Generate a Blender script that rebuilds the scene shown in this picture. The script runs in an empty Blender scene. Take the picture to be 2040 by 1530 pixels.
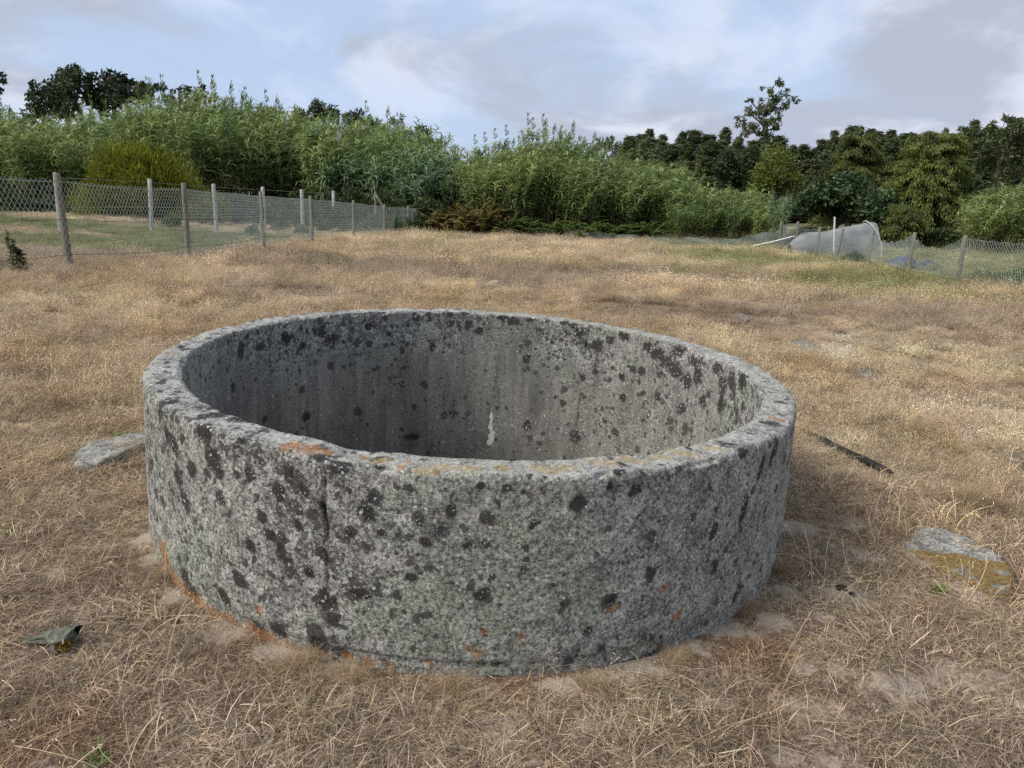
import bpy, math, random
import numpy as np
from mathutils import Vector, Matrix

S = bpy.context.scene
COL = S.collection
R = math.radians

# ------------------------------------------------------------------ camera
FPX = 1450.0                      # focal length in pixels of the 2040 px wide photograph
EYE = np.array([0.0, 0.0, 1.6])
PITCH = math.atan((765 - 395) / FPX)
cd = bpy.data.cameras.new('camera')
cam = bpy.data.objects.new('camera', cd); COL.objects.link(cam)
cam.location = EYE
cam.rotation_euler = (math.pi / 2 - PITCH, 0, 0)
cd.sensor_fit = 'HORIZONTAL'; cd.sensor_width = 36.0; cd.lens = 36.0 * FPX / 2040
cd.clip_start = 0.05; cd.clip_end = 8000
S.camera = cam

# ------------------------------------------------------------------ sun, sky, exposure
SUN_EL, SUN_AZ = R(47), R(-112)          # azimuth measured clockwise from the view direction (+y)
sd = bpy.data.lights.new('sun', 'SUN'); sd.energy = 4.0; sd.angle = R(24); sd.color = (1.0, 0.945, 0.86)
sun = bpy.data.objects.new('sun', sd); COL.objects.link(sun)
sdir = Vector((math.sin(SUN_AZ) * math.cos(SUN_EL), math.cos(SUN_AZ) * math.cos(SUN_EL), math.sin(SUN_EL)))
sun.rotation_euler = sdir.to_track_quat('Z', 'Y').to_euler()
sun.location = (-20, -10, 30)


class NT:
    """small helper to write node trees"""
    def __init__(s, nt):
        s.nt = nt; nt.nodes.clear()

    def n(s, t, props=None, **ins):
        nd = s.nt.nodes.new(t)
        for k, v in (props or {}).items(): setattr(nd, k, v)
        for k, v in ins.items():
            key = int(k[1:]) if k[0] == 'i' and k[1:].isdigit() else k.replace('_', ' ')
            s.set(nd.inputs[key], v)
        return nd

    def set(s, sock, v):
        if isinstance(v, bpy.types.NodeSocket): s.nt.links.new(v, sock)
        elif isinstance(v, bpy.types.Node): s.nt.links.new(v.outputs[0], sock)
        else:
            if sock.type == 'RGBA' and len(v) == 3: v = (*v, 1)
            sock.default_value = v

    def math(s, op, a, b=0.0, c=None, clamp=False):
        nd = s.nt.nodes.new('ShaderNodeMath'); nd.operation = op; nd.use_clamp = clamp
        s.set(nd.inputs[0], a); s.set(nd.inputs[1], b)
        if c is not None: s.set(nd.inputs[2], c)
        return nd.outputs[0]

    def ramp(s, v, a, b, lo=0.0, hi=1.0, smooth=True):
        nd = s.nt.nodes.new('ShaderNodeMapRange'); nd.interpolation_type = 'SMOOTHSTEP' if smooth else 'LINEAR'
        s.set(nd.inputs[0], v)
        for i, x in zip((1, 2, 3, 4), (a, b, lo, hi)): s.set(nd.inputs[i], x)
        return nd.outputs[0]

    def mix(s, f, a, b, mode='MIX'):
        nd = s.nt.nodes.new('ShaderNodeMix'); nd.data_type = 'RGBA'; nd.blend_type = mode
        s.set(nd.inputs[0], f); s.set(nd.inputs[6], a); s.set(nd.inputs[7], b)
        return nd.outputs[2]

    def noise(s, vec, scale, detail=4, rough=0.55, dist=0.0, out=0):
        nd = s.n('ShaderNodeTexNoise', None, Scale=scale, Detail=detail, Roughness=rough, Distortion=dist)
        if vec is not None: s.set(nd.inputs['Vector'], vec)
        return nd.outputs[out]

    def attr(s, name, kind='GEOMETRY', out='Fac'):
        nd = s.n('ShaderNodeAttribute', {'attribute_type': kind, 'attribute_name': name})
        return nd.outputs[out]


W = bpy.data.worlds.new('World'); S.world = W; W.use_nodes = True
q = NT(W.node_tree)
geo = q.n('ShaderNodeTexCoord').outputs['Generated']
sky = q.n('ShaderNodeTexSky', {'sky_type': 'NISHITA', 'sun_disc': False, 'sun_elevation': SUN_EL, 'sun_rotation': SUN_AZ,
                               'air_density': 1.0, 'dust_density': 1.0, 'ozone_density': 1.0})
sep = q.n('ShaderNodeSeparateXYZ', None, Vector=geo)
zc = q.math('ADD', q.math('MAXIMUM', sep.outputs[2], 0.0), 0.34)
px_ = q.math('DIVIDE', sep.outputs[0], zc); py_ = q.math('DIVIDE', sep.outputs[1], zc)
pv = q.n('ShaderNodeCombineXYZ', None, X=px_, Y=py_, Z=3.7).outputs[0]
wq = q.n('ShaderNodeTexNoise', None, Vector=pv, Scale=1.7, Detail=1.0).outputs['Color']
pw = q.n('ShaderNodeVectorMath', {'operation': 'MULTIPLY_ADD'}, i0=wq, i1=(0.45, 0.45, 0.0), i2=pv).outputs[0]
nb = q.noise(pw, 1.25, 6, 0.55)
nl = q.noise(pv, 0.6, 1, 0.5)
thick = q.ramp(q.math('ADD', q.math('MULTIPLY', nb, 0.7), q.math('MULTIPLY', nl, 0.3)), 0.42, 0.53)
n2 = q.noise(q.n('ShaderNodeVectorMath', {'operation': 'ADD'}, i0=pw, i1=(11.3, 4.1, 2.2)).outputs[0], 2.0, 6, 0.57)
white = q.ramp(n2, 0.45, 0.62)
low = q.ramp(sep.outputs[2], 0.0, 0.28)
grey = q.mix(low, (5.0, 5.5, 6.8), (4.8, 5.25, 6.3))
cloud = q.mix(q.math('MULTIPLY', white, 0.85), grey, (7.9, 8.3, 9.4))
veil = q.mix(0.80, sky.outputs[0], (5.6, 6.95, 9.5))
veil = q.mix(q.math('MULTIPLY', white, 0.55), veil, (7.8, 8.5, 10.2))
skyc = q.mix(thick, veil, cloud)
bg = q.n('ShaderNodeBackground', None, Color=skyc, Strength=0.1)
q.n('ShaderNodeOutputWorld', None, Surface=bg.outputs[0])

vs = S.view_settings
vs.view_transform = 'Standard'; vs.look = 'None'; vs.gamma = 1.0; vs.exposure = 0.0; vs.use_curve_mapping = False
S.cycles.max_bounces = 4; S.cycles.transparent_max_bounces = 16
S.cycles.use_adaptive_sampling = True
S.cycles.use_denoising = False


# ------------------------------------------------------------------ numpy helpers
def _h(ix, iy, iz, seed):
    n = (ix.astype(np.int64) * 374761393 + iy.astype(np.int64) * 668265263 + iz.astype(np.int64) * 2147483647 + seed * 974634777)
    n = (n ^ (n >> 13)) * 1274126177
    n = n & 0x7fffffff
    n = (n ^ (n >> 16)) & 0xffffff
    return n / float(0xffffff)


def vn(x, y, z=0.0, seed=1):
    x = np.asarray(x, float); y = np.asarray(y, float); z = np.zeros_like(x) + z
    fx, fy, fz = np.floor(x), np.floor(y), np.floor(z)
    u, v, w = x - fx, y - fy, z - fz
    u, v, w = u * u * (3 - 2 * u), v * v * (3 - 2 * v), w * w * (3 - 2 * w)
    r = 0
    for a in (0, 1):
        for b in (0, 1):
            for c in (0, 1):
                r = r + _h(fx + a, fy + b, fz + c, seed) * (u if a else 1 - u) * (v if b else 1 - v) * (w if c else 1 - w)
    return r


def fbm(x, y, z=0.0, seed=1, o=4):
    r = 0; a = 0.5; t = 0
    for i in range(o):
        k = 2.03 ** i
        r = r + a * vn(np.asarray(x) * k, np.asarray(y) * k, np.asarray(z) * k, seed + 17 * i); t += a; a *= 0.5
    return r / t


def sstep(a, b, x):
    t = np.clip((x - a) / (b - a), 0, 1); return t * t * (3 - 2 * t)


cp, sp = math.cos(PITCH), math.sin(PITCH)


def ray(px, py):
    a, b = (px - 1020) / FPX, -(py - 765) / FPX
    return np.array([a, cp + b * sp, -sp + b * cp])


def at(px, py, D):
    """world point seen at pixel (px,py) of the photograph when it stands D metres ahead"""
    d = ray(px, py); return EYE + d * (D / d[1])


# local frame of the tank and of the sloping ground around it (fitted to the rim and base ellipses)
M = np.array([[0.99795, 0.016724, 0.06175], [-0.015818, 0.99976, -0.015138], [-0.061989, 0.01413, 0.997977]])
PN = M @ np.array([0, 0, 1.0]); P0 = EYE + M @ np.array([0, 0, -1.6])
TC = EYE + M @ (np.array([-0.17996, 3.68165, 0]) - EYE)
RO, RI, RB, TH = 1.556, 1.409, 1.583, 0.723
CTRL = [(140, 535, 11.45), (376, 513, 14.7), (524, 487, 20.9), (620, 475, 26.5), (705, 468, 31.5), (814, 465, 40), (900, 462, 42),
        (1200, 470, 41), (1500, 487, 36), (1625, 506, 32), (1731, 520, 28.5), (1809, 538, 23.2), (1907, 555, 20.2), (2040, 560, 21),
        (121, 459, 22.7), (302, 448, 28.4), (431, 450, 31.4), (527, 445, 35.7), (665, 440, 43), (1020, 500, 23), (1020, 540, 16.5)]
_A = np.array([at(*c) for c in CTRL])
_A[:, 2] -= np.clip((_A[:, 1] - 11) / 14, 0, 1) * 0.24


def _basis(x, y):
    return np.stack([np.ones_like(x), x, y, x * y * 0.03, y * y * 0.02, x * x * 0.03], -1)


_co = np.linalg.lstsq(_basis(_A[:, 0], _A[:, 1]), _A[:, 2], rcond=None)[0]


def plane_z(x, y): return P0[2] - ((x - P0[0]) * PN[0] + (y - P0[1]) * PN[1]) / PN[2]


def tz(x, y):
    x = np.asarray(x, float); y = np.asarray(y, float)
    xx = np.clip(x, -22, 18); yy = np.clip(y, 0, 46)
    far = _basis(xx, yy) @ _co
    r = np.hypot(x, y)
    w = sstep(16, 8, r)
    z = plane_z(np.clip(x, -14, 14), np.clip(y, -14, 20)) * w + far * (1 - w)
    # low mound of sand to the right, soft undulation, clods
    z = z + 0.10 * np.exp(-(((x - 4.3) / 0.5) ** 2 + ((y - 7.9) / 0.35) ** 2))
    und = (fbm(x * 0.9, y * 0.9, 0, 5, 3) - 0.5) * 0.09 * sstep(2.6, 6, r)
    fine = (fbm(x * 7, y * 7, 0, 9, 3) - 0.5) * 0.035 * sstep(25, 8, r)
    dt = np.hypot(x - TC[0], y - TC[1])
    k = 0.35 + 0.65 * sstep(1.6, 2.2, dt)
    z = z + (und + fine) * k
    # the land behind rises a little under the far plantation
    z = z + 1.0 * sstep(70, 130, y)
    return z


def G(px, py):
    """where the ray through a pixel meets the ground"""
    d = ray(px, py); t = np.exp(np.linspace(math.log(0.8), math.log(90), 1500))
    P = EYE[None] + d[None] * t[:, None]
    g = P[:, 2] - tz(P[:, 0], P[:, 1])
    i = int(np.argmax(g < 0)) if (g < 0).any() else len(t) - 1
    if i > 0 and (g < 0).any():
        k = g[i - 1] / (g[i - 1] - g[i]); return P[i - 1] * (1 - k) + P[i] * k
    return P[i]


# ------------------------------------------------------------------ mesh helpers
class MB:
    """collects polygons; build() links them as one mesh object"""
    def __init__(s): s.V = []; s.C = []; s.L = []; s.N = []; s.MI = []; s.k = 0

    def add(s, V, F, col=(1, 1, 1), mi=0):
        V = np.asarray(V, float).reshape(-1, 3); F = np.asarray(F, int)
        s.V.append(V); c = np.asarray(col, float)
        s.C.append(np.broadcast_to(c, (len(V), 3)) if c.ndim == 1 else c)
        s.L.append((F + s.k).ravel()); s.N.append(np.full(len(F), F.shape[1])); s.MI.append(np.full(len(F), mi)); s.k += len(V)

    def mesh(s, name, mats, smooth=False, attrs=None):
        V = np.concatenate(s.V); L = np.concatenate(s.L); Nn = np.concatenate(s.N); C = np.concatenate(s.C)
        me = bpy.data.meshes.new(name)
        me.vertices.add(len(V)); me.vertices.foreach_set('co', V.astype(np.float32).ravel())
        me.loops.add(len(L)); me.loops.foreach_set('vertex_index', L.astype(np.int32))
        me.polygons.add(len(Nn)); st = np.concatenate([[0], np.cumsum(Nn)[:-1]])
        me.polygons.foreach_set('loop_start', st.astype(np.int32))
        me.polygons.foreach_set('material_index', np.concatenate(s.MI).astype(np.int32))
        if smooth: me.polygons.foreach_set('use_smooth', np.ones(len(Nn), bool))
        a = me.attributes.new('tint', 'FLOAT_COLOR', 'POINT')
        a.data.foreach_set('color', np.concatenate([C, np.ones((len(C), 1))], 1).astype(np.float32).ravel())
        for k, v in (attrs or {}).items():
            a = me.attributes.new(k, 'FLOAT', 'POINT'); a.data.foreach_set('value', np.asarray(v, np.float32).ravel())
        me.update(calc_edges=True)
        for m in (mats if isinstance(mats, (list, tuple)) else [mats]): me.materials.append(m)
        return me

    def build(s, name, mats, parent=None, smooth=False, attrs=None):
        return put(name, s.mesh(name, mats, smooth, attrs), parent)


def put(name, data, parent=None):
    o = bpy.data.objects.new(name, data); COL.objects.link(o)
    if parent is not None: o.parent = parent
    return o


def tag(o, label=None, cat=None, group=None, kind=None):
    for k, v in (('label', label), ('category', cat), ('group', group), ('kind', kind)):
        if v: o[k] = v
    return o


def empty(name, loc, rz=0.0, label=None, cat=None, group=None):
    o = bpy.data.objects.new(name, None); COL.objects.link(o)
    o.location = loc; o.rotation_euler = (0, 0, rz); o.empty_display_size = 0.3
    return tag(o, label, cat, group)


def copy_tree(o, loc, rz=0.0, sc=1.0, label=None, group=None):
    c = o.copy(); COL.objects.link(c)
    c.location = loc; c.rotation_euler = (0, 0, rz); c.scale = (sc, sc, sc) if np.isscalar(sc) else sc
    if label: c['label'] = label
    if group: c['group'] = group
    for ch in list(o.children):
        d = ch.copy(); COL.objects.link(d); d.parent = c
        for g in list(ch.children):
            e = g.copy(); COL.objects.link(e); e.parent = d
    return c


def tube(mb, P, rad, n=6, col=(1, 1, 1), cap=True, mi=0):
    P = np.asarray(P, float); m = len(P); rad = np.broadcast_to(np.asarray(rad, float), (m,))
    T = np.gradient(P, axis=0); T /= np.linalg.norm(T, axis=1)[:, None] + 1e-9
    ref = np.array([0.31, 0.95, 0.05]) if abs(T[:, 2]).mean() > 0.7 else np.array([0.05, 0.02, 1.0])
    U = np.cross(T, ref); U /= np.linalg.norm(U, axis=1)[:, None] + 1e-9
    Wv = np.cross(T, U)
    a = np.arange(n) / n * 2 * math.pi
    V = P[:, None] + rad[:, None, None] * (np.cos(a)[None, :, None] * U[:, None] + np.sin(a)[None, :, None] * Wv[:, None])
    V = V.reshape(-1, 3)
    i, j = np.meshgrid(np.arange(m - 1), np.arange(n), indexing='ij'); j2 = (j + 1) % n
    F = np.stack([i * n + j, i * n + j2, (i + 1) * n + j2, (i + 1) * n + j], -1).reshape(-1, 4)
    mb.add(V, F, col, mi)
    if cap and n >= 3:
        for e, rev in ((0, True), (m - 1, False)):
            ring = V[e * n:(e + 1) * n]
            f = np.arange(n)[None]; mb.add(ring, f[:, ::-1] if rev else f, col if np.ndim(col) == 1 else (1, 1, 1), mi)


def leaves(mb, P, D, Nrm, L, Wd, col, bend=0.15, mi=0):
    """diamond leaves, one folded pair of triangles each: base P, direction D, face normal Nrm"""
    D = D / (np.linalg.norm(D, axis=1)[:, None] + 1e-9)
    B = np.cross(D, Nrm); B /= np.linalg.norm(B, axis=1)[:, None] + 1e-9
    Nn = np.cross(B, D)
    L = np.broadcast_to(np.asarray(L, float), (len(P),))[:, None]; Wd = np.broadcast_to(np.asarray(Wd, float), (len(P),))[:, None]
    mid = P + D * L * 0.45
    V = np.stack([P, mid + B * Wd * 0.5 + Nn * L * bend * 0.5, P + D * L - Nn * L * bend, mid - B * Wd * 0.5 + Nn * L * bend * 0.5], 1).reshape(-1, 3)
    k = np.arange(len(P))[:, None] * 4
    F = np.concatenate([k + np.array([[0, 1, 2]]), k + np.array([[0, 2, 3]])])
    mb.add(V, F, np.repeat(np.broadcast_to(col, (len(P), 3)), 4, axis=0), mi)


def strips(mb, P, az, el0, el1, L, Wd, col, seg=3, side=None, taper=True, mi=0, twist=None):
    """ribbon blades: start P, azimuth az, elevation changing from el0 to el1 along length L"""
    n = len(P); pts = [P]; cur = P.copy()
    L = np.broadcast_to(np.asarray(L, float), (n,)); Wd = np.broadcast_to(np.asarray(Wd, float), (n,))
    for s_ in range(seg):
        t = (s_ + 0.5) / seg; e = el0 + (el1 - el0) * t
        a2 = az if twist is None else az + twist * t
        cur = cur + np.stack([np.cos(e) * np.cos(a2), np.cos(e) * np.sin(a2), np.sin(e)], 1) * (L / seg)[:, None]
        pts.append(cur)
    B = np.stack([-np.sin(az), np.cos(az), np.zeros(n)], 1)
    if side is not None: B = side
    V = []
    for i, p in enumerate(pts):
        t = i / seg
        w = Wd * ((0.55 + 0.45 * math.sin(math.pi * min(1, t * 1.6 + 0.15))) if taper else 1.0)
        if taper and i == seg: w = Wd * 0.08
        V += [p - B * w[:, None] / 2, p + B * w[:, None] / 2]
    V = np.stack(V, 1).reshape(-1, 3); K = 2 * (seg + 1); k = np.arange(n)[:, None] * K
    F = np.concatenate([k + np.array([[2 * i, 2 * i + 1, 2 * i + 3, 2 * i + 2]]) for i in range(seg)])
    mb.add(V, F, np.repeat(np.broadcast_to(col, (n, 3)), K, axis=0), mi)
    return pts


def unit(rng, n):
    v = rng.normal(size=(n, 3)); return v / np.linalg.norm(v, axis=1)[:, None]


# ------------------------------------------------------------------ materials
def mat(name):
    m = bpy.data.materials.new(name); m.use_nodes = True
    return m, NT(m.node_tree)


def finish(q, col, rough=0.8, bump=None, bstr=0.3, bdist=0.01, spec=0.3, trans=0.0, tcol=None, alpha=None):
    b = q.n('ShaderNodeBsdfPrincipled', None, Base_Color=col, Roughness=rough)
    b.inputs['Specular IOR Level'].default_value = spec
    if bump is not None:
        bn = q.n('ShaderNodeBump', None, Strength=bstr, Distance=bdist, Height=bump); q.set(b.inputs['Normal'], bn)
    out = b.outputs[0]
    if trans:
        t = q.n('ShaderNodeBsdfTranslucent', None, Color=tcol if tcol is not None else col)
        out = q.n('ShaderNodeMixShader', None, i0=trans, i1=out, i2=t.outputs[0]).outputs[0]
    if alpha is not None:
        t = q.n('ShaderNodeBsdfTransparent')
        out = q.n('ShaderNodeMixShader', None, i0=alpha, i1=t.outputs[0], i2=out).outputs[0]
    q.n('ShaderNodeOutputMaterial', None, Surface=out)


def foliage_mat(name, c0, c1, c2=None, trans=0.3, rough=0.55, spec=0.35, nscale=0.5):
    """leaf colours vary leaf by leaf (tint), plant by plant (random) and in patches"""
    m, q = mat(name)
    ob = q.n('ShaderNodeObjectInfo'); tc = q.n('ShaderNodeTexCoord')
    tint = q.attr('tint', out='Color')
    n = q.noise(tc.outputs['Object'], nscale, 3)
    col = q.mix(q.ramp(n, 0.35, 0.65), c0, c1)
    if c2 is not None: col = q.mix(q.math('MULTIPLY', ob.outputs['Random'], 0.7), col, c2)
    col = q.mix(1.0, col, tint, 'MULTIPLY')
    hs = q.n('ShaderNodeHueSaturation', None, Saturation=1.0, Value=q.ramp(ob.outputs['Random'], 0, 1, 0.85, 1.15, False), Color=col)
    finish(q, hs.outputs[0], rough, spec=spec, trans=trans)
    return m


MAT = {}
MAT['reed'] = foliage_mat('reed leaves', (0.20, 0.285, 0.095), (0.155, 0.245, 0.09), (0.265, 0.305, 0.105), 0.32)
MAT['reed_blue'] = foliage_mat('blue green reed leaves', (0.17, 0.25, 0.135), (0.14, 0.22, 0.11), (0.18, 0.25, 0.11), 0.3)
MAT['cane'] = foliage_mat('reed canes', (0.16, 0.16, 0.075), (0.20, 0.17, 0.085), None, 0.0)
MAT['dark_leaf'] = foliage_mat('dark broad leaves', (0.038, 0.06, 0.024), (0.05, 0.072, 0.027), None, 0.2)
MAT['pine_leaf'] = foliage_mat('pine needles', (0.028, 0.048, 0.02), (0.035, 0.055, 0.022), None, 0.1)
MAT['euc_leaf'] = foliage_mat('eucalyptus leaves', (0.085, 0.115, 0.045), (0.11, 0.135, 0.048), (0.10, 0.13, 0.058), 0.15)
MAT['heath_leaf'] = foliage_mat('yellow green heath shoots', (0.25, 0.26, 0.024), (0.19, 0.21, 0.022), None, 0.3, nscale=1.2)
MAT['feather_leaf'] = foliage_mat('feathery green fronds', (0.10, 0.13, 0.03), (0.135, 0.155, 0.032), None, 0.25)
MAT['fig_leaf'] = foliage_mat('glossy dark leaves', (0.065, 0.105, 0.04), (0.055, 0.09, 0.033), None, 0.2, 0.5, 0.25)
MAT['citrus_leaf'] = foliage_mat('bright green leaves', (0.15, 0.18, 0.03), (0.11, 0.145, 0.03), None, 0.25, 0.5, 0.3)
MAT['fern_leaf'] = foliage_mat('bracken fronds', (0.09, 0.135, 0.03), (0.07, 0.115, 0.03), None, 0.3)
MAT['brown_fern'] = foliage_mat('rusting bracken fronds', (0.17, 0.15, 0.035), (0.14, 0.10, 0.04), None, 0.3, nscale=1.0)
MAT['bramble_leaf'] = foliage_mat('bramble leaves', (0.05, 0.078, 0.025), (0.065, 0.095, 0.03), None, 0.2)
MAT['weed_leaf'] = foliage_mat('weed leaves', (0.085, 0.14, 0.045), (0.075, 0.12, 0.05), None, 0.3)
MAT['bright_weed'] = foliage_mat('bright seedling leaves', (0.13, 0.22, 0.03), (0.10, 0.17, 0.03), None, 0.3)


def bark_mat(name, c0, c1, sc=6):
    m, q = mat(name); tc = q.n('ShaderNodeTexCoord').outputs['Object']
    mp = q.n('ShaderNodeMapping', None, Vector=tc, Scale=(1, 1, 0.2)).outputs[0]
    n = q.noise(mp, sc * 3, 6, 0.65)
    finish(q, q.mix(q.ramp(n, 0.35, 0.65), c0, c1), 0.9, n, 0.5, 0.02)
    return m


MAT['bark'] = bark_mat('grey brown bark', (0.05, 0.042, 0.034), (0.12, 0.105, 0.09))
MAT['euc_bark'] = bark_mat('pale eucalyptus bark', (0.10, 0.085, 0.07), (0.24, 0.21, 0.18))


def wood_mat():
    m, q = mat('weathered fence wood'); tc = q.n('ShaderNodeTexCoord').outputs['Object']
    ob = q.n('ShaderNodeObjectInfo').outputs['Random']
    mp = q.n('ShaderNodeMapping', None, Vector=tc, Scale=(1, 1, 0.06)).outputs[0]
    n = q.noise(mp, 70, 5, 0.6); n2 = q.noise(tc, 4, 4)
    c = q.mix(q.ramp(n, 0.35, 0.68), (0.11, 0.095, 0.072), (0.27, 0.245, 0.20))
    c = q.mix(q.math('MULTIPLY', q.ramp(n2, 0.45, 0.7), 0.55), c, (0.20, 0.20, 0.145))
    c = q.mix(q.math('MULTIPLY', ob, 0.3), c, (0.13, 0.12, 0.10))
    finish(q, c, 0.9, n, 0.6, 0.004)
    return m


MAT['wood'] = wood_mat()


def white_post_mat():
    m, q = mat('whitewashed concrete post'); tc = q.n('ShaderNodeTexCoord').outputs['Object']
    n = q.noise(tc, 9, 6, 0.65); n2 = q.noise(tc, 2.0, 3)
    c = q.mix(q.ramp(n, 0.38, 0.62), (0.30, 0.30, 0.29), (0.55, 0.55, 0.55))
    c = q.mix(q.math('MULTIPLY', q.ramp(n2, 0.5, 0.7), 0.5), c, (0.22, 0.23, 0.20))
    finish(q, c, 0.85, n, 0.3, 0.004)
    return m


MAT['white_post'] = white_post_mat()


def plain_mat(name, c, rough=0.6, metal=0.0, var=0.25, sc=12, spec=0.3):
    m, q = mat(name); tc = q.n('ShaderNodeTexCoord').outputs['Object']
    n = q.noise(tc, sc, 5, 0.6)
    col = q.mix(q.ramp(n, 0.3, 0.7), tuple(x * (1 - var) for x in c), tuple(min(1, x * (1 + var)) for x in c))
    finish(q, col, rough, n, 0.2, 0.003, spec)
    m.node_tree.nodes['Principled BSDF'].inputs['Metallic'].default_value = metal
    return m


MAT['wire'] = plain_mat('dull green galvanised wire', (0.27, 0.31, 0.285), 0.55)
MAT['net_wire'] = plain_mat('grey green netting wire', (0.36, 0.41, 0.38), 0.55)
MAT['line_wire'] = plain_mat('rusty dark line wire', (0.07, 0.065, 0.06), 0.7)
MAT['pvc'] = plain_mat('white plastic pipe', (0.68, 0.69, 0.68), 0.4)
MAT['old_pvc'] = plain_mat('dusty grey plastic hoop', (0.42, 0.43, 0.42), 0.6)
MAT['tarp'] = plain_mat('blue plastic sheet', (0.022, 0.035, 0.10), 0.7)
MAT['pipe'] = plain_mat('old dark hose', (0.018, 0.015, 0.013), 0.8, sc=30)
MAT['char'] = plain_mat('charred crumbs', (0.012, 0.011, 0.011), 0.9)


def net_mat(name, c, a):
    m, q = mat(name); tc = q.n('ShaderNodeTexCoord').outputs['Object']
    n = q.noise(tc, 2.2, 5, 0.6)
    col = q.mix(q.ramp(n, 0.3, 0.7), tuple(x * 0.8 for x in c), tuple(x * 1.15 for x in c))
    finish(q, col, 0.8, n, 0.4, 0.03, trans=0.25, alpha=q.math('ADD', q.math('MULTIPLY', n, 0.25), a - 0.12))
    return m


MAT['shade_net'] = net_mat('pale grey shade netting', (0.29, 0.305, 0.315), 0.84)
MAT['low_net'] = net_mat('thin grey green netting', (0.24, 0.30, 0.28), 0.5)


def grass_mat():
    m, q = mat('dry grass')
    tint = q.attr('tint', out='Color'); ic = q.attr('icol', 'INSTANCER', 'Color')
    c = q.mix(1.0, tint, ic, 'MULTIPLY')
    finish(q, c, 0.75, spec=0.2, trans=0.28)
    return m


MAT['grass'] = grass_mat()
MAT['tuft'] = foliage_mat('dead straw', (0.50, 0.38, 0.23), (0.42, 0.31, 0.185), None, 0.25, 0.75, 0.2)


def ground_mat():
    m, q = mat('sandy soil under dry thatch'); tc = q.n('ShaderNodeTexCoord').outputs['Object']
    bare = q.attr('bare'); col = q.attr('tint', out='Color')
    f = q.noise(tc, 95, 8, 0.7); g = q.noise(tc, 26, 6, 0.65); h = q.noise(tc, 5, 5, 0.6)
    thatch = q.mix(q.ramp(f, 0.34, 0.66), (0.22, 0.20, 0.19), (1.55, 1.52, 1.48))
    thatch = q.mix(1.0, col, thatch, 'MULTIPLY')
    thatch = q.mix(q.math('MULTIPLY', q.ramp(g, 0.42, 0.60), 0.65), thatch, (0.075, 0.05, 0.034))  # dark gaps between the straws, their shade mixed into the ground colour
    vo = q.n('ShaderNodeTexVoronoi', {'feature': 'F1'}, Vector=tc, Scale=60.0)
    grit = q.ramp(vo.outputs['Distance'], 0.12, 0.3, 1.0, 0.0)
    sand = q.mix(q.ramp(q.noise(tc, 160, 6, 0.7), 0.3, 0.7), (0.30, 0.245, 0.19), (0.48, 0.41, 0.325))
    sand = q.mix(q.math('MULTIPLY', grit, 0.35), sand, (0.22, 0.17, 0.12))
    sand = q.mix(q.math('MULTIPLY', q.ramp(h, 0.42, 0.66), 0.4), sand, (0.25, 0.19, 0.14))
    edge = q.math('ADD', bare, q.math('MULTIPLY', q.math('SUBTRACT', q.noise(tc, 17, 8, 0.72), 0.5), 2.2))
    c = q.mix(q.ramp(edge, 0.30, 0.70), thatch, sand)
    bh = q.math('ADD', q.math('MULTIPLY', f, 0.5), g)
    finish(q, c, 0.95, bh, 0.7, 0.02, 0.1)
    return m


MAT['ground'] = ground_mat()


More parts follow.
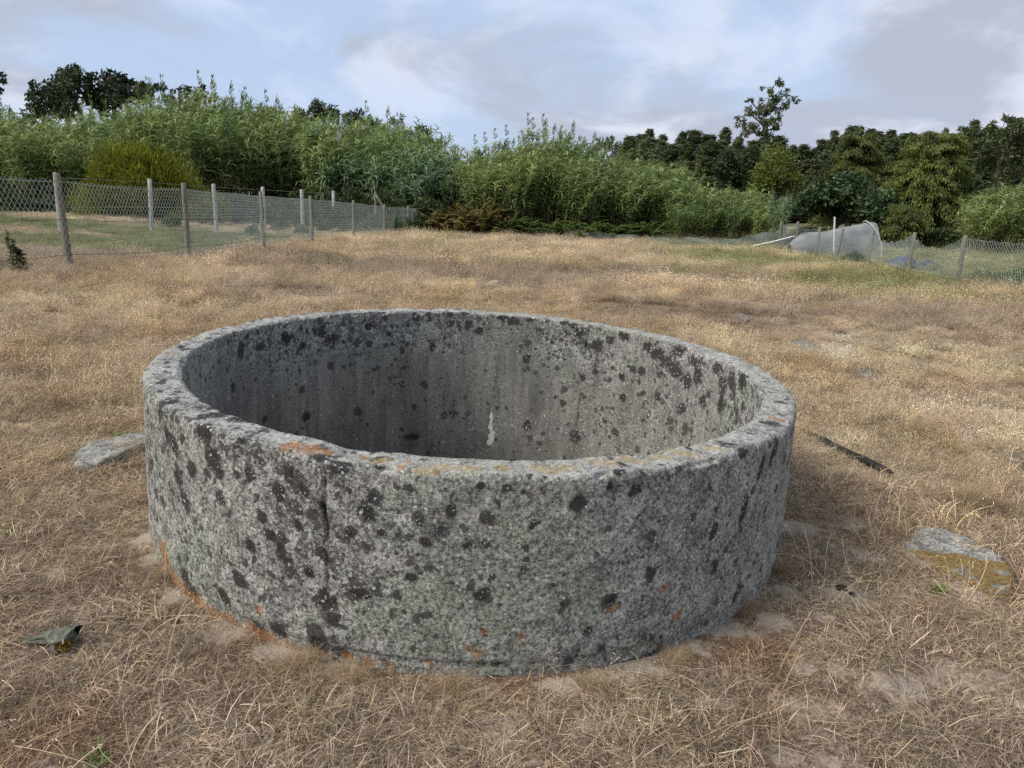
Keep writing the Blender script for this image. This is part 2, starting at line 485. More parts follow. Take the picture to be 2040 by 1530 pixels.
def lichen_wall_mat():
    """old concrete under crusts of grey, white, black and orange lichen; rain streaks inside"""
    m, q = mat('lichen covered concrete'); tc = q.n('ShaderNodeTexCoord').outputs['Object']
    inner = q.attr('inner'); blot = q.attr('blotch'); orange = q.attr('orange'); crack = q.attr('crack'); drop = q.attr('dropping')
    topf = q.attr('rim'); dens = q.attr('spots'); white = q.attr('whites'); yel = q.attr('yellow')
    wob = q.n('ShaderNodeTexNoise', None, Vector=tc, Scale=34.0, Detail=4.0).outputs['Color']
    wv = q.n('ShaderNodeVectorMath', {'operation': 'MULTIPLY_ADD'}, i0=wob, i1=(0.045, 0.045, 0.045), i2=tc).outputs[0]
    wob2 = q.n('ShaderNodeTexNoise', None, Vector=tc, Scale=110.0, Detail=3.0).outputs['Color']
    wv2 = q.n('ShaderNodeVectorMath', {'operation': 'MULTIPLY_ADD'}, i0=wob2, i1=(0.013, 0.013, 0.013), i2=tc).outputs[0]

    def spots(vec, scale, keep, r0, r1, soft, off=(0, 0, 0)):
        v = q.n('ShaderNodeVectorMath', {'operation': 'ADD'}, i0=vec, i1=off).outputs[0]
        vo = q.n('ShaderNodeTexVoronoi', {'feature': 'F1'}, Vector=v, Scale=scale)
        sr = q.n('ShaderNodeSeparateColor', None, Color=vo.outputs['Color'])
        rad = q.ramp(sr.outputs[1], 0, 1, r0, r1, False)
        a = q.ramp(q.math('SUBTRACT', vo.outputs['Distance'], rad), -soft, soft, 1.0, 0.0)
        kp = keep if not isinstance(keep, (int, float)) else keep
        e = q.math('LESS_THAN', sr.outputs[0], kp)
        return q.math('MULTIPLY', a, e), sr.outputs[2]

    big = q.noise(tc, 2.3, 4, 0.6); med = q.noise(tc, 11, 6, 0.65); fin = q.noise(tc, 75, 8, 0.75); gr = q.noise(tc, 260, 4, 0.7)
    # outer crust
    c = q.mix(q.ramp(med, 0.38, 0.62), (0.20, 0.197, 0.18), (0.38, 0.375, 0.34))
    c = q.mix(q.math('MULTIPLY', q.ramp(big, 0.46, 0.62), 0.65), c, (0.27, 0.29, 0.23))
    mot = q.noise(wv, 19, 5, 0.7)
    c = q.mix(q.math('MULTIPLY', q.ramp(mot, 0.50, 0.62), q.ramp(dens, 0.1, 0.9, 0.25, 0.75)), c, (0.085, 0.083, 0.08))
    fcon = q.mix(q.ramp(fin, 0.36, 0.64), (0.36, 0.36, 0.365), (1.62, 1.62, 1.60))
    c = q.mix(1.0, c, fcon, 'MULTIPLY')
    gcon = q.mix(q.ramp(gr, 0.35, 0.65), (0.62, 0.62, 0.62), (1.42, 1.42, 1.42))
    c = q.mix(1.0, c, gcon, 'MULTIPLY')
    c = q.mix(q.math('MULTIPLY', topf, q.ramp(med, 0.4, 0.6, 0.1, 0.5)), c, (0.40, 0.40, 0.375))
    # pale crusts
    s1, r1 = spots(wv2, 24, 0.30, 0.12, 0.42, 0.06, (3, 1, 7))
    c = q.mix(q.math('MULTIPLY', s1, 0.60), c, q.mix(r1, (0.36, 0.37, 0.32), (0.44, 0.44, 0.42)))
    s1b, _ = spots(wv2, 55, 0.28, 0.15, 0.42, 0.06, (9, 2, 5))
    c = q.mix(q.math('MULTIPLY', s1b, 0.6), c, (0.47, 0.47, 0.44))
    # brown and black crusts
    s2, r2 = spots(wv, 14, q.math('MULTIPLY', dens, 0.50), 0.22, 0.52, 0.09)
    s3, r3 = spots(wv, 29, q.math('MULTIPLY', dens, 0.52), 0.20, 0.55, 0.10, (5, 5, 2))
    s4, _ = spots(wv2, 60, q.math('MULTIPLY', dens, 0.50), 0.18, 0.52, 0.10, (1, 8, 4))
    dk = q.mix(r2, (0.036, 0.034, 0.034), (0.075, 0.07, 0.065))
    # bare concrete of the inside, streaked by rain
    st = q.n('ShaderNodeMapping', None, Vector=tc, Scale=(1, 1, 0.10)).outputs[0]
    sn = q.noise(q.n('ShaderNodeMapping', None, Vector=wv, Scale=(1, 1, 0.22)).outputs[0], 4.2, 6, 0.65); sn2 = q.noise(st, 24, 5, 0.6)
    ic = q.mix(q.ramp(sn, 0.36, 0.64), (0.15, 0.144, 0.13), (0.29, 0.28, 0.25))
    ic = q.mix(q.math('MULTIPLY', q.ramp(sn2, 0.42, 0.66), 0.45), ic, (0.09, 0.09, 0.086))
    ic = q.mix(1.0, ic, q.mix(q.ramp(fin, 0.36, 0.64), (0.78, 0.78, 0.78), (1.2, 1.2, 1.2)), 'MULTIPLY')
    ilich = q.math('MULTIPLY', inner, q.math('SUBTRACT', 1.0, q.math('MULTIPLY', dens, 0.75)), clamp=True)
    c = q.mix(ilich, c, ic)
    c = q.mix(q.math('MULTIPLY', s4, 0.75), c, (0.06, 0.058, 0.057))
    c = q.mix(q.math('MULTIPLY', s3, 0.85), c, dk)
    c = q.mix(q.math('MULTIPLY', s2, 0.90), c, dk)
    s7, _ = spots(wv2, 115, q.math('ADD', q.math('MULTIPLY', dens, 0.25), 0.12), 0.15, 0.50, 0.12, (4, 4, 4))
    c = q.mix(q.math('MULTIPLY', s7, 0.75), c, (0.05, 0.048, 0.046))
    # painted-by-nature marks at their places, plus the painted shade gap at the foot
    ed = q.math('ADD', q.math('MULTIPLY', q.math('SUBTRACT', fin, 0.5), 1.0), q.math('MULTIPLY', q.math('SUBTRACT', q.noise(tc, 30, 5, 0.65), 0.5), 1.6))
    c = q.mix(q.math('MULTIPLY', q.ramp(q.math('ADD', blot, ed), 0.34, 0.66), 0.93), c, q.mix(q.ramp(gr, 0.4, 0.6), (0.022, 0.019, 0.019), (0.05, 0.044, 0.042)))
    om = q.ramp(q.math('ADD', orange, q.math('MULTIPLY', q.math('SUBTRACT', q.noise(tc, 42, 6, 0.7), 0.5), 2.9)), 0.34, 0.76)
    c = q.mix(q.math('MULTIPLY', om, q.ramp(gr, 0.35, 0.6, 0.35, 0.9)), c, q.mix(q.ramp(fin, 0.4, 0.6), (0.24, 0.105, 0.035), (0.46, 0.22, 0.085)))
    ym = q.ramp(q.math('ADD', yel, q.math('MULTIPLY', q.math('SUBTRACT', q.noise(tc, 60, 6, 0.7), 0.5), 1.7)), 0.36, 0.80)
    c = q.mix(q.math('MULTIPLY', ym, q.ramp(gr, 0.35, 0.6, 0.25, 0.85)), c, q.mix(q.ramp(fin, 0.4, 0.6), (0.34, 0.235, 0.10), (0.46, 0.37, 0.20)))
    # white discs and flecks
    s5, _ = spots(wv2, 62, q.math('MULTIPLY', white, 0.22), 0.12, 0.38, 0.06, (2, 2, 9))
    s6, _ = spots(wv2, 135, q.math('MULTIPLY', white, 0.20), 0.12, 0.36, 0.05, (7, 3, 1))
    c = q.mix(q.math('MULTIPLY', q.math('MAXIMUM', s5, s6), 0.8), c, (0.58, 0.60, 0.60))
    c = q.mix(q.ramp(q.math('ADD', drop, ed), 0.40, 0.65), c, (0.68, 0.68, 0.64))
    c = q.mix(crack, c, (0.012, 0.011, 0.011))
    h = q.math('ADD', q.math('MULTIPLY', fin, 0.7), q.math('MULTIPLY', gr, 0.35))
    h = q.math('ADD', h, q.math('MULTIPLY', q.math('ADD', s2, s3), 0.25))
    bs = q.ramp(inner, 0, 1, 0.85, 0.45)
    b = q.n('ShaderNodeBsdfPrincipled', None, Base_Color=c, Roughness=0.93); b.inputs['Specular IOR Level'].default_value = 0.2
    bn = q.n('ShaderNodeBump', None, Strength=bs, Distance=0.012, Height=h); q.set(b.inputs['Normal'], bn)
    q.n('ShaderNodeOutputMaterial', None, Surface=b.outputs[0])
    return m


MAT['tank'] = lichen_wall_mat()


def stone_mat(name, ochre):
    m, q = mat(name); tc = q.n('ShaderNodeTexCoord').outputs['Object']
    n = q.noise(tc, 16, 7, 0.7); f = q.noise(tc, 90, 8, 0.7); o = q.attr('orange')
    c = q.mix(q.ramp(n, 0.36, 0.62), (0.13, 0.13, 0.12), (0.36, 0.36, 0.33))
    c = q.mix(1.0, c, q.mix(q.ramp(f, 0.36, 0.64), (0.55, 0.55, 0.55), (1.4, 1.4, 1.4)), 'MULTIPLY')
    vo = q.n('ShaderNodeTexVoronoi', {'feature': 'F1'}, Vector=tc, Scale=48.0)
    sr = q.n('ShaderNodeSeparateColor', None, Color=vo.outputs['Color'])
    w = q.math('MULTIPLY', q.ramp(vo.outputs['Distance'], 0.22, 0.34, 1, 0), q.math('LESS_THAN', sr.outputs[0], 0.25))
    c = q.mix(q.math('MULTIPLY', w, 0.6), c, (0.55, 0.56, 0.53))
    d = q.math('MULTIPLY', q.ramp(vo.outputs['Distance'], 0.25, 0.38, 1, 0), q.math('GREATER_THAN', sr.outputs[0], 0.78))
    c = q.mix(q.math('MULTIPLY', d, 0.8), c, (0.05, 0.048, 0.045))
    if ochre:
        k = q.ramp(q.math('ADD', o, q.math('MULTIPLY', q.math('SUBTRACT', n, 0.5), 1.5)), 0.4, 0.65)
        c = q.mix(k, c, q.mix(q.ramp(f, 0.38, 0.62), (0.12, 0.078, 0.024), (0.27, 0.185, 0.07)))
    finish(q, c, 0.92, q.math('ADD', n, f), 0.7, 0.012, 0.2)
    return m


MAT['stone'] = stone_mat('grey lichen stone', False)
MAT['ochre_stone'] = stone_mat('stone with ochre lichen', True)
MAT['kerb'] = plain_mat('weathered grey cement strip', (0.17, 0.165, 0.15), 0.9, var=0.4, sc=30)
MAT['sand_stone'] = plain_mat('buff sandstone lump', (0.36, 0.29, 0.20), 0.95, var=0.25, sc=40)


def glove_mat():
    m, q = mat('shrivelled grey green leather'); tc = q.n('ShaderNodeTexCoord').outputs['Object']
    n = q.noise(tc, 24, 6, 0.65); f = q.noise(tc, 140, 5, 0.6); ins = q.attr('inside')
    c = q.mix(q.ramp(n, 0.36, 0.64), (0.055, 0.06, 0.045), (0.17, 0.175, 0.135))
    c = q.mix(ins, c, (0.012, 0.012, 0.010))  # hollow end painted near black, its shade put into the colour
    finish(q, c, 0.75, q.math('ADD', n, q.math('MULTIPLY', f, 0.3)), 0.6, 0.01)
    return m


MAT['glove'] = glove_mat()
MAT['moss'] = plain_mat('yellow lichen tuft', (0.34, 0.22, 0.03), 0.9, var=0.4, sc=60)
MAT['mud'] = plain_mat('dry mud', (0.10, 0.085, 0.065), 0.95, var=0.4, sc=8)

# ------------------------------------------------------------------ ground
def polar_ground():
    ring = [0.0]; r = 0.8
    while r < 4200:
        ring.append(r); r *= 1.0135 if r < 7 else (1.02 if r < 60 else 1.12)
    ring = np.array(ring[1:])
    a = np.concatenate([np.linspace(-58, 58, 430), np.linspace(58, 302, 62)[1:-1]]) * math.pi / 180
    n = len(a)
    rr, aa = np.meshgrid(ring, a, indexing='ij')
    x = (rr * np.sin(aa)).ravel(); y = (rr * np.cos(aa)).ravel()
    x = np.concatenate([x, [0]]); y = np.concatenate([y, [0]])
    z = tz(x, y)
    m = len(ring)
    i, j = np.meshgrid(np.arange(m - 1), np.arange(n), indexing='ij'); j2 = (j + 1) % n
    F = np.stack([i * n + j, (i + 1) * n + j, (i + 1) * n + j2, i * n + j2], -1).reshape(-1, 4)
    cx = x[F].mean(1); cy = y[F].mean(1); cz = z[F].mean(1)
    loc = (np.stack([cx, cy, cz], 1) - TC) @ M
    keep = np.hypot(loc[:, 0], loc[:, 1]) > 1.50          # the well shaft is open
    F = F[keep]
    T = np.stack([np.full(n, m * n), np.arange(n), (np.arange(n) + 1) % n], 1)
    return np.stack([x, y, z], 1), F, T


BARE_PX = [(1450, 1255, 60, 18), (1540, 1240, 40, 22), (1690, 1185, 48, 22), (1600, 1330, 25, 14), (1670, 1335, 25, 15), (1790, 1365, 60, 25),
           (1650, 1410, 38, 18), (1690, 1430, 30, 14), (1800, 1410, 38, 16), (1585, 1405, 30, 18), (1690, 1040, 40, 14), (1590, 1050, 45, 14),
           (1550, 1500, 35, 22), (1830, 1110, 28, 16), (450, 1255, 50, 25), (560, 1300, 70, 20), (110, 1140, 28, 14), (290, 1075, 26, 16),
           (305, 1110, 25, 18), (1110, 1365, 60, 14), (1290, 1335, 60, 12), (1790, 722, 45, 12), (660, 1335, 60, 14), (345, 1190, 26, 18),
           (1180, 1445, 28, 10), (1640, 1230, 18, 10), (1570, 1180, 24, 12), (1720, 1105, 28, 12), (1880, 1340, 30, 14), (1440, 1400, 40, 14)]
_bp = []
for (bx, by, rx, ry) in BARE_PX:
    c_ = G(bx, by); e_ = G(bx + rx, by); f_ = G(bx, by - ry)
    _bp.append((c_[0], c_[1], max(0.03, abs(e_[0] - c_[0])), max(0.03, abs(f_[1] - c_[1]))))


def bare_mask(x, y):
    b = np.zeros_like(x)
    for (cx, cy, rx, ry) in _bp:
        b = np.maximum(b, np.exp(-0.8 * (((x - cx) / rx) ** 2 + ((y - cy) / ry) ** 2)))
    r = np.hypot(x, y)
    nz = fbm(x * 3.1, y * 3.1, 0, 31, 3)
    b = np.maximum(b, sstep(0.62, 0.74, nz) * 0.5 * sstep(5.5, 3.0, r))
    return b


STRAW = np.array([0.56, 0.44, 0.285]); PALE = np.array([0.68, 0.56, 0.385]); BROWN = np.array([0.35, 0.235, 0.155])
MAUVE = np.array([0.355, 0.28, 0.205]); GREEN = np.array([0.20, 0.235, 0.075]); GREY = np.array([0.51, 0.405, 0.285]); RUST = np.array([0.46, 0.29, 0.16])


def lerp(a, b, t): return a * (1 - t[:, None]) + b * t[:, None]


def field(x, y):
    """colour of the dry grass over the field"""
    r = np.hypot(x, y)
    n1 = fbm(x * 0.75, y * 0.75, 0, 3, 4); n2 = fbm(x * 0.30, y * 0.55, 0, 8, 5); n3 = fbm(x * 2.3, y * 2.3, 0, 21, 3)
    c = np.broadcast_to(STRAW, (len(x), 3)).copy()
    c = lerp(c, np.broadcast_to(PALE, c.shape), sstep(0.48, 0.66, n1) * 0.8)
    c = lerp(c, np.broadcast_to(RUST, c.shape), sstep(0.56, 0.70, n3) * 0.5)
    near = sstep(5.6, 2.6, r)
    cn = lerp(np.broadcast_to(BROWN, c.shape), np.broadcast_to(GREY, c.shape), sstep(0.40, 0.60, n3))
    cn = lerp(cn, np.broadcast_to(MAUVE, c.shape), sstep(0.46, 0.62, n1) * 0.6)
    c = lerp(c, cn, near * 0.9)
    band = sstep(8.5, 10.5, y) * sstep(24, 17, y)
    c = lerp(c, np.broadcast_to(MAUVE, c.shape), band * sstep(0.40, 0.56, n2) * 0.75)
    c = lerp(c, np.broadcast_to(PALE, c.shape), sstep(24, 32, y) * 0.55)
    gz = sstep(3, 9, x) * sstep(12, 17, y) * sstep(0.38, 0.60, fbm(x * 0.35, y * 0.35, 0, 77, 3)) * 0.75
    gz = np.maximum(gz, sstep(0.62, 0.72, fbm(x * 0.3, y * 0.4, 0, 78, 3)) * sstep(14, 20, y) * 0.6)
    fx = np.interp(y, FENCE_Y, FENCE_X)
    gb = sstep(0.3, 1.5, fx - x) * sstep(13.5, 18, y) * sstep(0.30, 0.52, fbm(x * 0.25, y * 0.3, 0, 79, 3))
    gz = np.maximum(gz, gb * 0.9 * sstep(36, 30, y))
    rx = np.interp(y, RF_Y, RF_X)
    gz = np.maximum(gz, sstep(-1.8, 0.8, x - rx) * 0.7 * (y > 10))
    c = lerp(c, np.broadcast_to(GREEN, c.shape), gz)
    return c, gz


# line of the two wire fences (px top, py top, px base, py base, metres ahead)
LEFT_POSTS = [(113, 346, 140, 535, 11.45), (366, 365, 376, 513, 14.7), (519, 382, 525, 487, 20.7), (618, 390, 622, 476, 26.0),
              (704, 399, 705, 467, 31.5), (766, 407, 766, 466, 36.5), (813, 410, 814, 465, 40.0), (853, 412, 854, 462, 44.0)]
RIGHT_POSTS = [(1924, 469, 1907, 557, 20.2), (1823, 463, 1809, 539, 23.2), (1741, 459, 1731, 521, 28.0), (1680, 456, 1665, 515, 29.8),
               (1634, 452, 1625, 507, 32.0), (1590, 442, 1585, 502, 33.5), (1557, 442, 1555, 494, 35.5)]
_l = [at(p[2], p[3], p[4]) for p in LEFT_POSTS]
FENCE_Y = np.array([2.0] + [p[1] for p in _l]); FENCE_X = np.array([-8.0] + [p[0] for p in _l])
_r = [at(p[2], p[3], p[4]) for p in RIGHT_POSTS][::-1]
RF_Y = np.array([14.0] + sorted(p[1] for p in _r)); RF_X = np.array([12.6] + [p[0] for p in _r[::-1]])

V, F, T = polar_ground()
fc, gz = field(V[:, 0], V[:, 1])
gm = MB(); gm.add(V, F, fc * 0.66); gm.L.append(T.ravel()); gm.N.append(np.full(len(T), 3)); gm.MI.append(np.zeros(len(T), int))
go = gm.build('ground', MAT['ground'], smooth=True, attrs={'bare': bare_mask(V[:, 0], V[:, 1])})
tag(go, kind='structure')

# ------------------------------------------------------------------ the concrete tank
def tank_hit(px, py, surf):
    """pixel -> tank coordinates on the outer wall, inner far wall or rim top"""
    o = (EYE - TC) @ M; d = ray(px, py) @ M
    if surf == 'rim':
        t = (TH - o[2]) / d[2]; return o + d * t
    rad = RO + 0.012 if surf == 'out' else RI
    A = d[0] ** 2 + d[1] ** 2; B = 2 * (o[0] * d[0] + o[1] * d[1]); C = o[0] ** 2 + o[1] ** 2 - rad ** 2
    disc = max(0.0, B * B - 4 * A * C)
    t = (-B + (-1 if surf == 'out' else 1) * math.sqrt(disc)) / (2 * A)
    return o + d * t


def build_tank():
    prof = []                                       # (radius, height, inner, rim)
    for z in np.linspace(-0.14, TH - 0.022, 96): prof.append((RB + (RO - RB) * max(0, z) / TH, z, 0, 0))
    for t in np.linspace(10, 90, 8): prof.append((RO - 0.022 + 0.022 * math.cos(R(t)), TH - 0.022 + 0.022 * math.sin(R(t)), 0, t / 90))
    for r in np.linspace(RO - 0.03, RI + 0.022, 18): prof.append((r, TH, 0, 1))
    for t in np.linspace(10, 90, 7): prof.append((RI + 0.016 - 0.016 * math.sin(R(t)), TH - 0.016 + 0.016 * math.cos(R(t)), t / 90, 1 - t / 90))
    for z in np.linspace(TH - 0.03, -0.75, 90): prof.append((RI, z, 1, 0))
    prof = np.array(prof); m = len(prof); n = 1150
    # finer towards the camera
    u = np.arange(n) / n * 2 * math.pi
    th = -math.pi / 2 + u + 0.25 * np.sin(-u)
    th = np.sort(th % (2 * math.pi))
    rr = np.repeat(prof[:, 0][:, None], n, 1); zz = np.repeat(prof[:, 1][:, None], n, 1); tt = np.repeat(th[None], m, 0)
    inner = np.repeat(prof[:, 2][:, None], n, 1); rim = np.repeat(prof[:, 3][:, None], n, 1)
    X, Y = rr * np.cos(tt), rr * np.sin(tt)
    lump = (fbm(X * 5, Y * 5, zz * 5, 3, 4) - 0.5) * 0.022 + (fbm(X * 28, Y * 28, zz * 28, 4, 3) - 0.5) * 0.008
    wavy = (fbm(X * 1.6, Y * 1.6, zz * 1.2, 7, 2) - 0.5) * 0.02
    sgn = np.where(inner > 0.5, -0.45, 1.0)
    rr = rr + (lump + wavy) * sgn * (1 - rim * 0.6)
    zz = zz + rim * ((fbm(X * 6, Y * 6, 0, 13, 4) - 0.5) * 0.022 + (fbm(X * 40, Y * 40, 0, 14, 3) - 0.5) * 0.010)
    chip = sstep(0.56, 0.70, fbm(X * 8, Y * 8, 0, 19, 3)) * np.clip(1 - np.abs(rim - 0.5) * 1.3, 0, 1) * (rim > 0.02)
    rr = rr + chip * np.where(inner > 0, 0.010, -0.016); zz = zz - chip * 0.014
    # footing left uneven where the shuttering stood
    foot = (zz < 0.06) & (inner < 0.5)
    rr = rr - np.where(foot, 0.012 * fbm(tt * 9, zz * 6, 0, 41, 3), 0)
    X, Y = rr * np.cos(tt), rr * np.sin(tt)
    P = np.stack([X, Y, zz], -1)

    def blobs(lst, surf):
        a = np.zeros_like(X)
        side = {'out': (inner < 0.5) & (rim < 0.9), 'in': inner > 0.5, 'rim': (rim > 0.2)}[surf]
        for (px, py, rx, ry) in lst:
            c = tank_hit(px, py, surf); ex = tank_hit(px + rx * 0.5, py, surf); ey = tank_hit(px, py + ry * 0.5, surf)
            lx = max(0.006, np.linalg.norm(ex - c) * 2); ly = max(0.006, np.linalg.norm(ey - c) * 2)
            e1 = (ex - c) / (np.linalg.norm(ex - c) + 1e-9); e2 = (ey - c) / (np.linalg.norm(ey - c) + 1e-9)
            d = P - c
            g = np.exp(-0.69 * (((d @ e1) / lx) ** 2 + ((d @ e2) / ly) ** 2 + (np.linalg.norm(d, axis=-1) / (3 * max(lx, ly))) ** 4))
            a = np.maximum(a, np.where(side, g, 0))
        return a

    black = [(399, 865, 15, 17), (417, 912, 13, 24), (425, 934, 14, 20), (569, 948, 12, 17), (602, 976, 14, 13), (669, 932, 26, 13), (749, 935, 13, 8),
             (355, 950, 8, 20), (367, 992, 6, 17), (378, 933, 8, 14), (344, 888, 7, 17), (551, 982, 13, 16), (898, 1018, 13, 15), (1154, 1006, 18, 14),
             (1269, 979, 12, 13), (958, 969, 10, 8), (1090, 955, 6, 6), (1240, 942, 12, 8), (1217, 971, 7, 8), (1043, 983, 6, 6), (490, 950, 8, 14),
             (465, 946, 6, 12), (330, 870, 5, 16), (375, 1163, 8, 26), (392, 1190, 8, 20), (452, 1187, 11, 14), (520, 1252, 16, 12), (560, 1250, 18, 14),
             (640, 1280, 22, 16), (682, 1298, 20, 10), (435, 990, 9, 16), (520, 1030, 10, 14), (540, 1065, 10, 14), (560, 1100, 12, 14), (500, 1085, 9, 14),
             (655, 1195, 18, 20), (665, 1232, 16, 14), (720, 1180, 22, 10), (640, 1100, 9, 12), (730, 1022, 20, 14), (850, 1080, 14, 10), (960, 1180, 20, 12),
             (1215, 1190, 10, 12), (1168, 1252, 9, 8), (1465, 1180, 6, 12), (1060, 1050, 8, 8), (1420, 1060, 5, 16), (1480, 1020, 5, 20), (1520, 930, 4, 20),
             (1545, 900, 4, 18), (760, 1060, 10, 8), (590, 1045, 9, 10), (615, 1140, 10, 10), (480, 1150, 10, 14), (700, 1060, 12, 12), (820, 1150, 14, 9)]
    black += [(985, 1347, 34, 5), (1060, 1352, 36, 6), (1120, 1343, 24, 6), (1180, 1333, 24, 5), (1235, 1322, 28, 6), (1290, 1300, 18, 5)]  # dark gap under the front foot, its shade painted in as black marks
    iblack = [(748, 622, 14, 8), (735, 650, 9, 8), (640, 660, 14, 10), (660, 676, 14, 10), (570, 672, 12, 10), (600, 690, 8, 8), (830, 635, 8, 6), (925, 622, 7, 6),
              (1000, 632, 12, 6), (1022, 640, 14, 8), (1056, 636, 12, 8), (1140, 646, 9, 10), (1122, 636, 9, 6), (1150, 665, 10, 9), (1190, 690, 10, 14),
              (1215, 678, 9, 9), (1245, 670, 12, 9), (1290, 690, 10, 12), (1310, 705, 14, 12), (1330, 722, 14, 14), (1350, 700, 12, 10), (1345, 738, 16, 14),
              (1380, 720, 10, 10), (1370, 760, 10, 16), (1390, 750, 9, 18), (1430, 735, 10, 14), (1440, 770, 8, 18), (1458, 760, 7, 22), (1480, 760, 6, 20),
              (1280, 740, 9, 9), (1240, 752, 7, 7), (1160, 752, 6, 7), (1240, 792, 7, 8), (1400, 800, 7, 16), (1437, 806, 8, 14), (1360, 815, 8, 12),
              (860, 690, 6, 10), (955, 660, 8, 8), (520, 690, 8, 12), (480, 700, 7, 14), (610, 830, 8, 8), (1050, 848, 9, 9), (1225, 860, 8, 8), (1145, 870, 10, 14),
              (820, 870, 16, 7), (1100, 680, 5, 6), (1185, 740, 7, 7), (1310, 790, 7, 9)]
    rblack = [(995, 936, 11, 5), (420, 828, 40, 6), (480, 838, 30, 5), (1445, 884, 16, 4), (1535, 843, 16, 4), (322, 760, 10, 5), (640, 905, 20, 4), (770, 915, 14, 4),
              (360, 690, 8, 3), (1240, 925, 10, 4), (700, 925, 14, 5), (345, 800, 10, 4), (870, 936, 8, 3)]
    orange = [(331, 1122, 9, 26), (343, 1146, 10, 22), (358, 1166, 12, 18), (380, 1186, 15, 14), (408, 1206, 18, 15), (440, 1226, 18, 13), (475, 1244, 24, 13),
              (508, 1256, 22, 14), (540, 1268, 26, 13), (590, 1290, 20, 12), (640, 1300, 14, 8), (697, 1306, 11, 10), (735, 1318, 16, 9), (775, 1322, 12, 7), (522, 1212, 7, 10), (857, 1315, 9, 7),
              (330, 1095, 6, 14), (936, 1287, 9, 9), (957, 1299, 10, 9), (1037, 1268, 9, 8), (984, 1044, 9, 4), (960, 1254, 7, 7), (1215, 1210, 14, 6), (1320, 1168, 9, 6), (1208, 1163, 9, 4), (1345, 1220, 9, 8)]
    rorange = [(580, 888, 26, 7), (620, 893, 26, 8), (650, 898, 14, 6), (813, 920, 7, 4), (1548, 834, 14, 4), (343, 705, 8, 3), (725, 906, 12, 4), (800, 930, 10, 4)]
    ryel = [(880, 928, 30, 8), (930, 933, 36, 9), (1000, 934, 26, 8), (1085, 932, 40, 8), (1130, 930, 30, 8), (1200, 922, 40, 8), (1260, 915, 36, 8), (1310, 908, 30, 8),
            (1360, 902, 40, 7), (760, 915, 26, 6), (1420, 892, 30, 6), (850, 935, 30, 8)]
    bl = np.maximum(np.maximum(blobs(black, 'out'), blobs(iblack, 'in')), blobs(rblack, 'rim'))
    org = np.maximum(blobs(orange, 'out'), blobs(rorange, 'rim'))
    yel = blobs(ryel, 'rim') * 0.9
    drop = blobs([(979, 830, 3, 14), (977, 852, 4, 12), (980, 868, 7, 8), (976, 880, 7, 8)], 'in')
    # how thick the dark spots and white flecks grow
    ang = np.arctan2(Y, X)
    a1 = fbm(X * 2.2, Y * 2.2, zz * 2.2, 51, 3)
    leftf = sstep(0.3, -1.0, X)                       # the spotted left half of the outside
    dens_o = (0.30 + 0.75 * leftf) * (0.45 + 1.1 * sstep(0.35, 0.65, a1)) * (1 - 0.5 * rim)
    up = sstep(0.25, 0.70, zz)
    rightin = sstep(0.2, 1.2, X)
    dens_i = np.clip(0.12 + 0.95 * up ** 1.6 + 0.65 * rightin * sstep(-0.25, 0.35, zz), 0, 1) * (0.5 + 1.0 * sstep(0.35, 0.65, a1))
    dens = np.clip(np.where(inner > 0.5, dens_i, dens_o), 0, 1.15)
    w_o = 0.6 + 0.9 * sstep(0.40, 0.65, fbm(X * 3, Y * 3, zz * 3, 61, 3))
    w_i = 0.25 + 1.6 * sstep(0.10, -0.10, zz) * sstep(-0.22, -0.08, zz) * sstep(-0.6, 0.2, X) + 0.5 * rightin + 0.5 * up
    whites = np.where(inner > 0.5, w_i, w_o)
    # the crack down the outside and hairlines inside
    crack = np.zeros_like(X)

    def line(px, y0, y1, w, surf, amp, seed):
        nonlocal crack, rr
        c0 = tank_hit(px, y0, surf); c1 = tank_hit(px, y1, surf)
        lo, hi = min(c0[2], c1[2]), max(c0[2], c1[2]); cen = math.atan2(c0[1], c0[0])
        rad = RO if surf == 'out' else RI
        dev = (fbm(zz * 9, zz * 0, 0, seed, 3) - 0.5) * amp
        dd = np.abs(((ang - cen + math.pi) % (2 * math.pi) - math.pi) * rad - dev)
        msk = (inner < 0.5) if surf == 'out' else (inner > 0.5)
        k = np.clip(1.25 - dd / w, 0, 1) * sstep(lo - 0.02, lo + 0.06, zz) * sstep(hi + 0.01, hi - 0.02, zz) * msk
        k = k * sstep(0.2, 0.42, fbm(zz * 20, zz * 0 + 3, 0, seed + 3, 2))
        crack = np.maximum(crack, k)

    line(648, 950, 1085, 0.010, 'out', 0.03, 91); line(651, 1085, 1180, 0.004, 'out', 0.02, 92)
    line(1172, 642, 730, 0.004, 'in', 0.02, 93); line(1155, 790, 870, 0.004, 'in', 0.02, 94); line(467, 870, 905, 0.006, 'out', 0.01, 95)
    rr = rr - 0.012 * crack * np.where(inner > 0.5, -1, 1)
    P = np.stack([rr * np.cos(tt), rr * np.sin(tt), zz], -1)
    i, j = np.meshgrid(np.arange(m - 1), np.arange(n), indexing='ij'); j2 = (j + 1) % n
    Fq = np.stack([i * n + j, i * n + j2, (i + 1) * n + j2, (i + 1) * n + j], -1).reshape(-1, 4)
    root = empty('concrete_tank', TC, 0, 'round open grey concrete tank crusted with black, white and orange lichen in the dry grass', 'water tank')
    root.matrix_world = Matrix.Translation(Vector(TC)) @ Matrix(M.tolist()).to_4x4()
    mb = MB(); mb.add(P.reshape(-1, 3), Fq)
    mb.build('wall', MAT['tank'], root, True, dict(inner=inner, rim=rim, blotch=bl, orange=org, yellow=yel, crack=crack, dropping=drop, spots=dens, whites=whites))
    fl = MB(); k = 64; aa = np.arange(k) / k * 2 * math.pi
    ringv = [np.array([[0, 0, -0.66]])]
